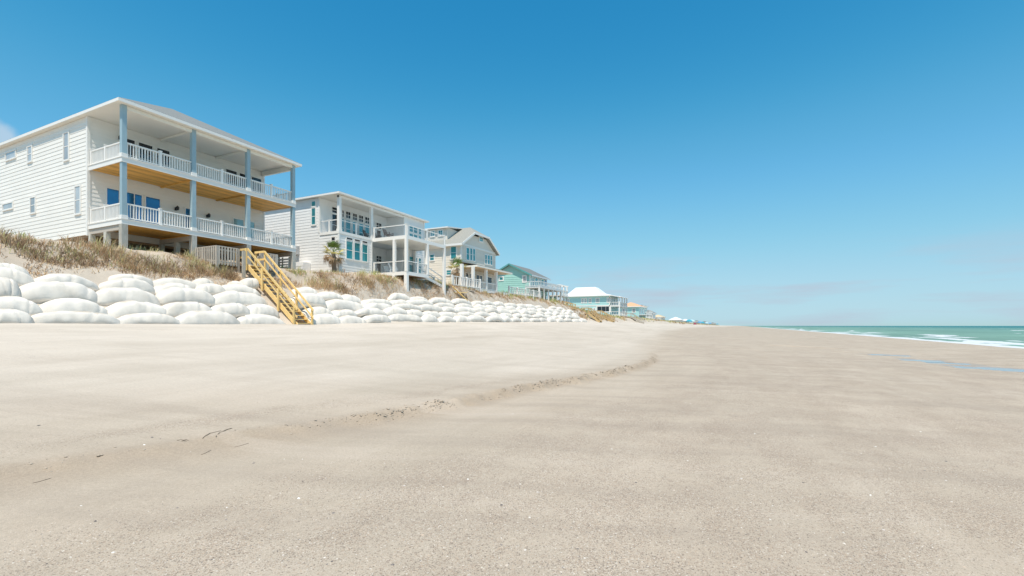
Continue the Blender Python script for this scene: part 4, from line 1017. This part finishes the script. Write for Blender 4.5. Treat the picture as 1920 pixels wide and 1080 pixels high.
# ================================================================== dune vegetation
def blades(name, clumps, cols, label):
    vs = []; fs = []; cl = []
    for (x, y, zz, n, spread, hgt, lean, ci, wd) in clumps:
        for _ in range(n):
            r = spread*math.sqrt(random.random()); a = random.uniform(0, 6.283)
            bx, by = x+r*math.cos(a), y+r*math.sin(a); bz = ground(bx, by, False)-.03 if spread > .25 else zz
            h = hgt*random.uniform(.45, 1.1); az = random.uniform(0, 6.283); k = lean*random.uniform(.3, 1.2)
            dx_, dy_ = math.cos(az)*k*h+.08*h, math.sin(az)*k*h
            w = wd*random.uniform(.7, 1.2); wa = random.uniform(0, 3.14); wx, wy = math.cos(wa)*w, math.sin(wa)*w
            i = len(vs)
            vs += [(bx-wx, by-wy, bz), (bx+wx, by+wy, bz), (bx+dx_*.4+wx*.8, by+dy_*.4+wy*.8, bz+h*.6), (bx+dx_*.4-wx*.8, by+dy_*.4-wy*.8, bz+h*.6), (bx+dx_, by+dy_, bz+h*(1-.35*k))]
            fs += [(i, i+1, i+2, i+3), (i+3, i+2, i+4)]
            c = random.choice(cols[ci]); f = random.uniform(.9, 1.5); c = tuple(min(1, q*f) for q in c)
            cl += [(*c, 1)]*5
    me = bpy.data.meshes.new(name); me.from_pydata(vs, [], fs)
    at = me.attributes.new('tint', 'FLOAT_COLOR', 'POINT'); at.data.foreach_set('color', np.array(cl, dtype=np.float32).ravel())
    m = bpy.data.materials.new(name+'_blades'); m.use_nodes = True; t = m.node_tree; b = t.nodes['Principled BSDF']
    an = t.nodes.new('ShaderNodeAttribute'); an.attribute_name = 'tint'
    nz = t.nodes.new('ShaderNodeTexNoise'); nz.inputs['Scale'].default_value = 3; mx = t.nodes.new('ShaderNodeMix'); mx.data_type = 'RGBA'; mx.blend_type = 'MULTIPLY'; mx.inputs[0].default_value = 1
    mr = t.nodes.new('ShaderNodeMapRange'); mr.inputs[3].default_value = .75; mr.inputs[4].default_value = 1.25; t.links.new(nz.outputs[0], mr.inputs[0])
    t.links.new(an.outputs['Color'], mx.inputs[6]); t.links.new(mr.outputs[0], mx.inputs[7])
    t.links.new(mx.outputs[2], b.inputs['Base Color']); b.inputs['Roughness'].default_value = .7; b.inputs['Specular IOR Level'].default_value = .2
    tr = t.nodes.new('ShaderNodeBsdfTranslucent'); t.links.new(mx.outputs[2], tr.inputs[0]); ms = t.nodes.new('ShaderNodeMixShader'); ms.inputs[0].default_value = .35
    t.links.new(b.outputs[0], ms.inputs[1]); t.links.new(tr.outputs[0], ms.inputs[2]); t.links.new(ms.outputs[0], t.nodes['Material Output'].inputs[0])
    me.materials.append(m); me.update()
    o = bpy.data.objects.new(name, me); COL.objects.link(o); return stuff(o, label, 'grass')
DRY = [(.5, .36, .22), (.58, .44, .28), (.42, .28, .17), (.62, .5, .33), (.36, .24, .15)]
OLIVE = [(.46, .43, .2), (.55, .49, .27), (.38, .38, .16), (.58, .52, .33)]
GREEN = [(.38, .42, .14), (.46, .47, .19), (.31, .36, .11), (.52, .48, .24)]
DARK = [(.26, .18, .11), (.33, .23, .15), (.22, .15, .1), (.42, .31, .2)]
cl = []
y = 8.0
while y < 100:
    dens = 1 if y < 45 else .7
    stp = .28 if y < 50 else .5
    f1 = fbm(3, y, .35); near = y < 50
    # olive and green fringe on the crest
    for _ in range(4 if near else 5):
        sh = 1.4*sstep(24, 31, y); x = random.uniform(-33.5, -28.9+sh) if random.random() < .55 else random.uniform(-30, -28.7+sh); g = fbm(x, y, .4)+.1*sstep(40, 55, y)
        blk = (-31.6 < x < -28.6 and 18 < y < 22.5)
        if blk or fbm(x*1.1, y*1.1, .75) < .0-.3*sstep(40, 60, y): continue
        cl.append((x, y+random.uniform(-.3, .3), 0, int(16*dens), .3, random.uniform(.3, .62)*(1+.8*max(-.4, fbm(x, y, .6)))*(1+.25*sstep(30, 50, y)), .55, 2 if g > .16 else (1 if g > -.12 else 0), .014 if near else .022))
    # brown tangle tumbling down the seaward slope
    for _ in range(5 if near else 3):
        x = random.uniform(-29.7+sh, -27.0+sh*.75)
        if fbm(x*1.2, y*.8, .5) > -.12+.26*(sstep(-28.6, -27.0, x-sh*.8)):
            if 19.4 < y < 21.3 and x > -28.9: continue
            cl.append((x, y+random.uniform(-.3, .3), 0, int(30*dens), .38, random.uniform(.2, .5), 1.3, 0 if random.random() < .82 else 3, .013 if near else .022))
    y += stp
for (pxx, X, h, n) in ((18, -29.2, .85, 90), (80, -28.3, .35, 120), (110, -28.1, .35, 130), (140, -28.2, .35, 120), (165, -28.4, .4, 120), (130, -28.8, .4, 110), (185, -28.7, .4, 100), (345, -27.9, .35, 90), (310, -27.8, .35, 90), (270, -27.9, .35, 90), (235, -28.0, .35, 90), (60, -29.1, .5, 60), (58, -28.3, .5, 80), (210, -29.0, .9, 100), (240, -28.6, .7, 110), (290, -28.4, .7, 130), (325, -28.4, .6, 100), (375, -28.3, .6, 110), (385, -28.6, .5, 90), (430, -28.2, .75, 170), (415, -28.3, .6, 110), (590, -28.2, .8, 120), (615, -28.4, .8, 130), (640, -28.2, .7, 120), (690, -28.3, .7, 120), (720, -28.3, .6, 110), (790, -28.3, .7, 100), (815, -28.5, .7, 100)):
    X += 1.0*sstep(560, 640, pxx); Y = py_(pxx, X); cl.append((X, Y, 0, n, .5, h, .8, 3 if random.random() < .5 else 0, .013)); cl.append((X+.25, Y+.3, 0, n//2, .55, h*.6, 1.3, 0, .013)); cl.append((X-.3, Y-.2, 0, n//3, .5, h*1.1, .5, 1, .013))
blades('dune_grass', cl, (DRY, OLIVE, GREEN, DARK), 'dry brown and olive dune grass along the crest above the sandbags')
cl = []
y = 80
while y < 700:
    for _ in range(6 if y < 115 else 4):
        x = random.uniform(-36, -26.8 if y > 110 else -25.4); f = fbm(x, y, .12)
        cl.append((x, y+random.uniform(-1, 1), 0, 9, .7, random.uniform(.5, .9), .7, 2 if x < -29 else (0 if f > 0 else 1), .05+y*.0003))
    y += .8 if y < 160 else 2.2
blades('far_dune_grass', cl, (DRY, OLIVE, GREEN, DARK), 'green and tan dune grass on the far dunes')

# ------------------------------------------------------------------ palms
def palm(loc, hgt, label, lean=(.1, .1), sc=1.0):
    T = thing('palm_tree', label, 'palm', loc)
    pts = [(loc[0]+lean[0]*t*t, loc[1]+lean[1]*t*t, loc[2]-.3+(hgt+.3)*t) for t in [k/9 for k in range(10)]]
    MB().tube(pts, [.2-.05*(k/9)+.02*(k % 2) for k in range(10)], 10).build('trunk', 'trunk', T, smooth=True)
    top = Vector(pts[-1])
    def frond_mesh(nleaf, L, droop):
        mb = MB(); pet = .55*L; segs = 5
        P = [Vector((pet*k/segs, 0, -droop*.25*(k/segs)**2)) for k in range(segs+1)]
        for a, b in zip(P, P[1:]): mb.beam(a, b, .03, .02)
        e = P[-1]
        for k in range(nleaf):
            an = -1.9+3.8*k/(nleaf-1); ll = L*(.62-.12*abs(an))*random.uniform(.85, 1.1)
            d = Vector((math.cos(an), math.sin(an), .0)); dn = Vector((-math.sin(an), math.cos(an), 0))
            m1 = e+d*ll*.55+Vector((0, 0, .05*ll)); tp = e+d*ll+Vector((0, 0, -droop*ll*.75)); w = .035
            mb.add([e, m1+dn*w, tp, m1-dn*w], [(0, 1, 2, 3)])
        return mb
    protos = []
    for mname, dr in (('frond_g', .25), ('frond_y', .45), ('frond_b', 1.0)):
        for _ in range(2): protos.append((frond_mesh(15, 1.25*sc, dr), mname))
    meshes = []
    for mb, mname in protos:
        me = bpy.data.meshes.new('frond'); me.from_pydata([tuple(v) for v in mb.v], [], mb.f); me.materials.append(M[mname]); me.update(); meshes.append(me)
    for k in range(24):
        t = k/23; elv = 1.3-2.0*t+random.uniform(-.2, .2); az = k*2.4+random.uniform(-.3, .3)
        me = meshes[(0 if t < .28 else (2 if t < .6 else 4))+random.randint(0, 1)]
        o = bpy.data.objects.new('frond', me); COL.objects.link(o); place(o, top+Vector((0, 0, .1-.25*t)), T)
        o.rotation_euler = (random.uniform(-.4, .4), -elv, az); o.scale = (1, 1, 1)
Y = 29.0; X = px_(627, Y); palm((X, Y, ground(X, Y)), pzy_(622, 474, Y)-ground(X, Y), 'small ragged palm at the corner of the pale grey-white house', (-.15, .05), .8)
Y = 47.5; X = px_(856, Y); palm((X, Y, ground(X, Y)), pzy_(853, 503, Y)-ground(X, Y), 'small yellowing palm in front of the greige house', (.1, .0), 1.0)

# ------------------------------------------------------------------ shade canopies far along the beach
def umbrella(pxx, Y, hgt, rad, m, label, group):
    X = px_(pxx, Y); gz = ground(X, Y)
    T = thing('beach_umbrella', label, 'umbrella', (X, Y, gz), group)
    MB().tube([(X, Y, gz-.2), (X, Y, gz+hgt)], .04, 6).build('pole', 'trim', T)
    mb = MB(); n = 8; rim = [(X+rad*math.cos(k/n*6.283), Y+rad*math.sin(k/n*6.283), gz+hgt-.75) for k in range(n)]; mid = [(X+rad*.55*math.cos(k/n*6.283), Y+rad*.55*math.sin(k/n*6.283), gz+hgt-.22) for k in range(n)]
    val = [(a, b, c-.22) for a, b, c in rim]
    mb.add(rim+mid+val+[(X, Y, gz+hgt+.02)], [(k, (k+1) % n, n+(k+1) % n, n+k) for k in range(n)]+[(n+k, n+(k+1) % n, 3*n) for k in range(n)]+[(2*n+k, 2*n+(k+1) % n, (k+1) % n, k) for k in range(n)])
    mb.build('canopy', m, T)
umbrella(1292, 222, 2.5, 1.4, 'canopy', 'teal beach umbrella with a small one beside it', 'beach umbrellas'); umbrella(1297, 226, 2.6, 1.5, 'canopy3', 'pale blue beach umbrella next to the teal one', 'beach umbrellas')
for k, (p, Y, m_) in enumerate(((1303, 255, 'red'), (1312, 300, 'canopy2'), (1317, 320, 'canopy'), (1325, 370, 'canopy3'), (1331, 420, 'canopy2'), (1345, 600, 'canopy'))):
    umbrella(p, Y, 2.4 if m_ != 'red' else 1.3, 1.4 if m_ != 'red' else .8, m_, {'red': 'low dark red beach umbrella among the blue ones', 'canopy2': 'blue beach umbrella in the far row', 'canopy': 'deep teal beach umbrella in the far row', 'canopy3': 'pale blue beach umbrella in the far row'}[m_], 'beach umbrellas')
for p, Y in ((1263.5, 215), (1268, 218), (1276, 222), (1281, 226)):
    X = px_(p, Y); patio_chair((X, Y, ground(X, Y)), .6, 'brownwood', 'low brown beach chair on the sand far below the white houses', 'brown beach chairs')

# ------------------------------------------------------------------ shells, pebbles, groove marks on the near sand
vs = []; fs = []; cl = []
def chip(x, y, s, c, flat=.45):
    gz = ground(x, y); i = len(vs); n = 5; a0 = random.uniform(0, 6.28)
    for k in range(n):
        r = s*random.uniform(.6, 1.1); vs.append((x+r*math.cos(a0+k*1.2566), y+r*math.sin(a0+k*1.2566), gz-.001+random.uniform(0, .15)*s))
    vs.append((x+random.uniform(-.2, .2)*s, y+random.uniform(-.2, .2)*s, gz+s*flat*random.uniform(.7, 1.3)))
    for k in range(n): fs.append((i+k, i+(k+1) % n, i+n))
    cl.extend([(*c, 1)]*(n+1))
PC = [(.6, .56, .5), (.5, .43, .36), (.16, .14, .13), (.1, .09, .085), (.3, .22, .16), (.4, .32, .25), (.55, .5, .45), (.22, .19, .17), (.48, .38, .29)]
k = 0
while k < 6500:
    px = random.uniform(-30, 1950); pyy = 690+390*math.sqrt(random.random()) if random.random() < .7 else random.uniform(690, 1090)
    a = ray(px, pyy); d = (EYE-.0)/(-a[2]); x, y = a[0]*d, a[1]*d
    dd = x-lerp_tab(SCARP, y)
    pr = .1 if -.4 < dd < 1.5 else (1 if dd > 1.5 else (.5 if abs(dd+1.9) < .4 else .22))
    if random.random() > pr*(.35+.65*sstep(-.15, .3, fbm(x, y, .9))): continue
    s = random.choice((.0025, .003, .0035, .004, .005)) if random.random() < .985 else random.uniform(.007, .012)
    chip(x, y, s*random.uniform(.8, 1.3)*(1+.07*d), random.choice(PC)); k += 1
for xl, n_, s0 in ((-13.6, 420, .012), (-20.3, 420, .016), (-17.0, 120, .014)):        # thin lines of grit left by old tides
    for _ in range(n_):
        y = random.uniform(2, 34)
        if fbm(xl, y, .25) < -.1: continue
        x = xl-.5*fbm(1, y, .15)+random.gauss(0, .16); chip(x, y, s0*random.uniform(.5, 1.4), random.choice(PC[2:]), .35)
for (px, pyy, s) in ((270, 870, .03), (560, 948, .03), (425, 967, .018), (152, 968, .018), (1642, 831, .03), (1415, 813, .025), (1632, 923, .025), (877, 909, .025), (962, 783, .02), (533, 874, .02), (567, 874, .018), (1726, 797, .03)):
    a = ray(px, pyy); d = EYE/(-a[2]); chip(a[0]*d, a[1]*d, s*.55, (.75, .73, .69), .5)
me = bpy.data.meshes.new('shell_fragments'); me.from_pydata(vs, [], fs)
at = me.attributes.new('tint', 'FLOAT_COLOR', 'POINT'); at.data.foreach_set('color', np.array(cl, dtype=np.float32).ravel())
m = bpy.data.materials.new('shell'); m.use_nodes = True; t = m.node_tree; an = t.nodes.new('ShaderNodeAttribute'); an.attribute_name = 'tint'
nz = t.nodes.new('ShaderNodeTexNoise'); nz.inputs['Scale'].default_value = 80; mx = t.nodes.new('ShaderNodeMix'); mx.data_type = 'RGBA'; mx.blend_type = 'OVERLAY'; mx.inputs[0].default_value = .3
t.links.new(an.outputs['Color'], mx.inputs[6]); t.links.new(nz.outputs[0], mx.inputs[7]); t.links.new(mx.outputs[2], t.nodes['Principled BSDF'].inputs['Base Color']); t.nodes['Principled BSDF'].inputs['Roughness'].default_value = .5
me.materials.append(m); me.update(); o = bpy.data.objects.new('shell_fragments', me); COL.objects.link(o)
stuff(o, 'tiny shell bits and pebbles strewn over the near sand', 'shells')
def sand_groove(pts, rad, label):  # dark tubes laid on the sand in place of shaded grooves
    P = []
    for px, pyy in pts:
        a = ray(px, pyy); d = EYE/(-a[2])
        for _ in range(4): d = (EYE-ground(a[0]*d, a[1]*d))/(-a[2])
        x, y = a[0]*d, a[1]*d; P.append((x, y, ground(x, y)+rad*.5))
    o = MB().tube(P, [rad*(.5+.5*math.sin(math.pi*(k+.6)/(len(P)+.2))) for k in range(len(P))], 6).build('groove_mark', 'sand_groove', None, smooth=True)
    tag(o, label, 'reed', 'dark groove marks on the sand')
sand_groove([(380, 840), (385, 832), (393, 827), (405, 825), (414, 822)], .0045, 'thin curved dark groove mark left of a thicker one')
sand_groove([(405, 837), (411, 829), (418, 824), (426, 819), (435, 815)], .0065, 'thicker curved dark groove mark on the sand bank')
sand_groove([(377, 855), (385, 852), (396, 847)], .003, 'short straight dark groove mark below the curved pair')
for (px, pyy) in ((332, 838), (338, 841), (343, 838)):
    sand_groove([(px, pyy+2), (px+6, pyy), (px+12, pyy+1.5)], .003, 'small dark groove mark in a little cluster of three')
sand_groove([(440, 841), (452, 838), (466, 834)], .003, 'short groove mark alone right of the curved pair')
sand_groove([(62, 909), (75, 906), (96, 900)], .003, 'dark groove mark low on the sand bank beside a smaller one')

# ------------------------------------------------------------------ sand clods crumbled along the little scarp
vs = []; fs = []
ico = [(0, 0, 1), (.89, 0, .45), (.28, .85, .45), (-.72, .53, .45), (-.72, -.53, .45), (.28, -.85, .45), (.72, .53, -.45), (-.28, .85, -.45), (-.89, 0, -.45), (-.28, -.85, -.45), (.72, -.53, -.45), (0, 0, -1)]
icf = [(0,1,2),(0,2,3),(0,3,4),(0,4,5),(0,5,1),(1,6,2),(2,7,3),(3,8,4),(4,9,5),(5,10,1),(2,6,7),(3,7,8),(4,8,9),(5,9,10),(1,10,6),(11,7,6),(11,8,7),(11,9,8),(11,10,9),(11,6,10)]
for k in range(2600):
    y = random.uniform(5.2, 20.5) if random.random() < .965 else random.uniform(1.5, 5.2)
    x = lerp_tab(SCARP, y)+.16*fbm(0, y, .9)+random.gauss(-.08, .09)
    if fbm(x, y, 1.4) < -.2: continue
    s_ = random.uniform(.005, .017)*(1 if random.random() < .92 else 1.8); i = len(vs); gz = ground(x, y); a = random.uniform(.5, 1.2)
    for (p, q, r) in ico:
        f = random.uniform(.7, 1.25); vs.append((x+p*s_*f, y+q*s_*f*a*1.4, gz+s_*.05+r*s_*f*.6))
    fs += [tuple(i+w for w in f) for f in icf]
me = bpy.data.meshes.new('sand_clods'); me.from_pydata(vs, [], fs)
at = me.attributes.new('mask', 'FLOAT_COLOR', 'POINT'); at.data.foreach_set('color', np.array([(.3, 0, 0, .25)]*len(vs), dtype=np.float32).ravel())
me.materials.append(M['sand']); me.update(); o = bpy.data.objects.new('sand_clods', me); COL.objects.link(o)
stuff(o, 'crumbled damp sand clods along the low beach scarp', 'sand')
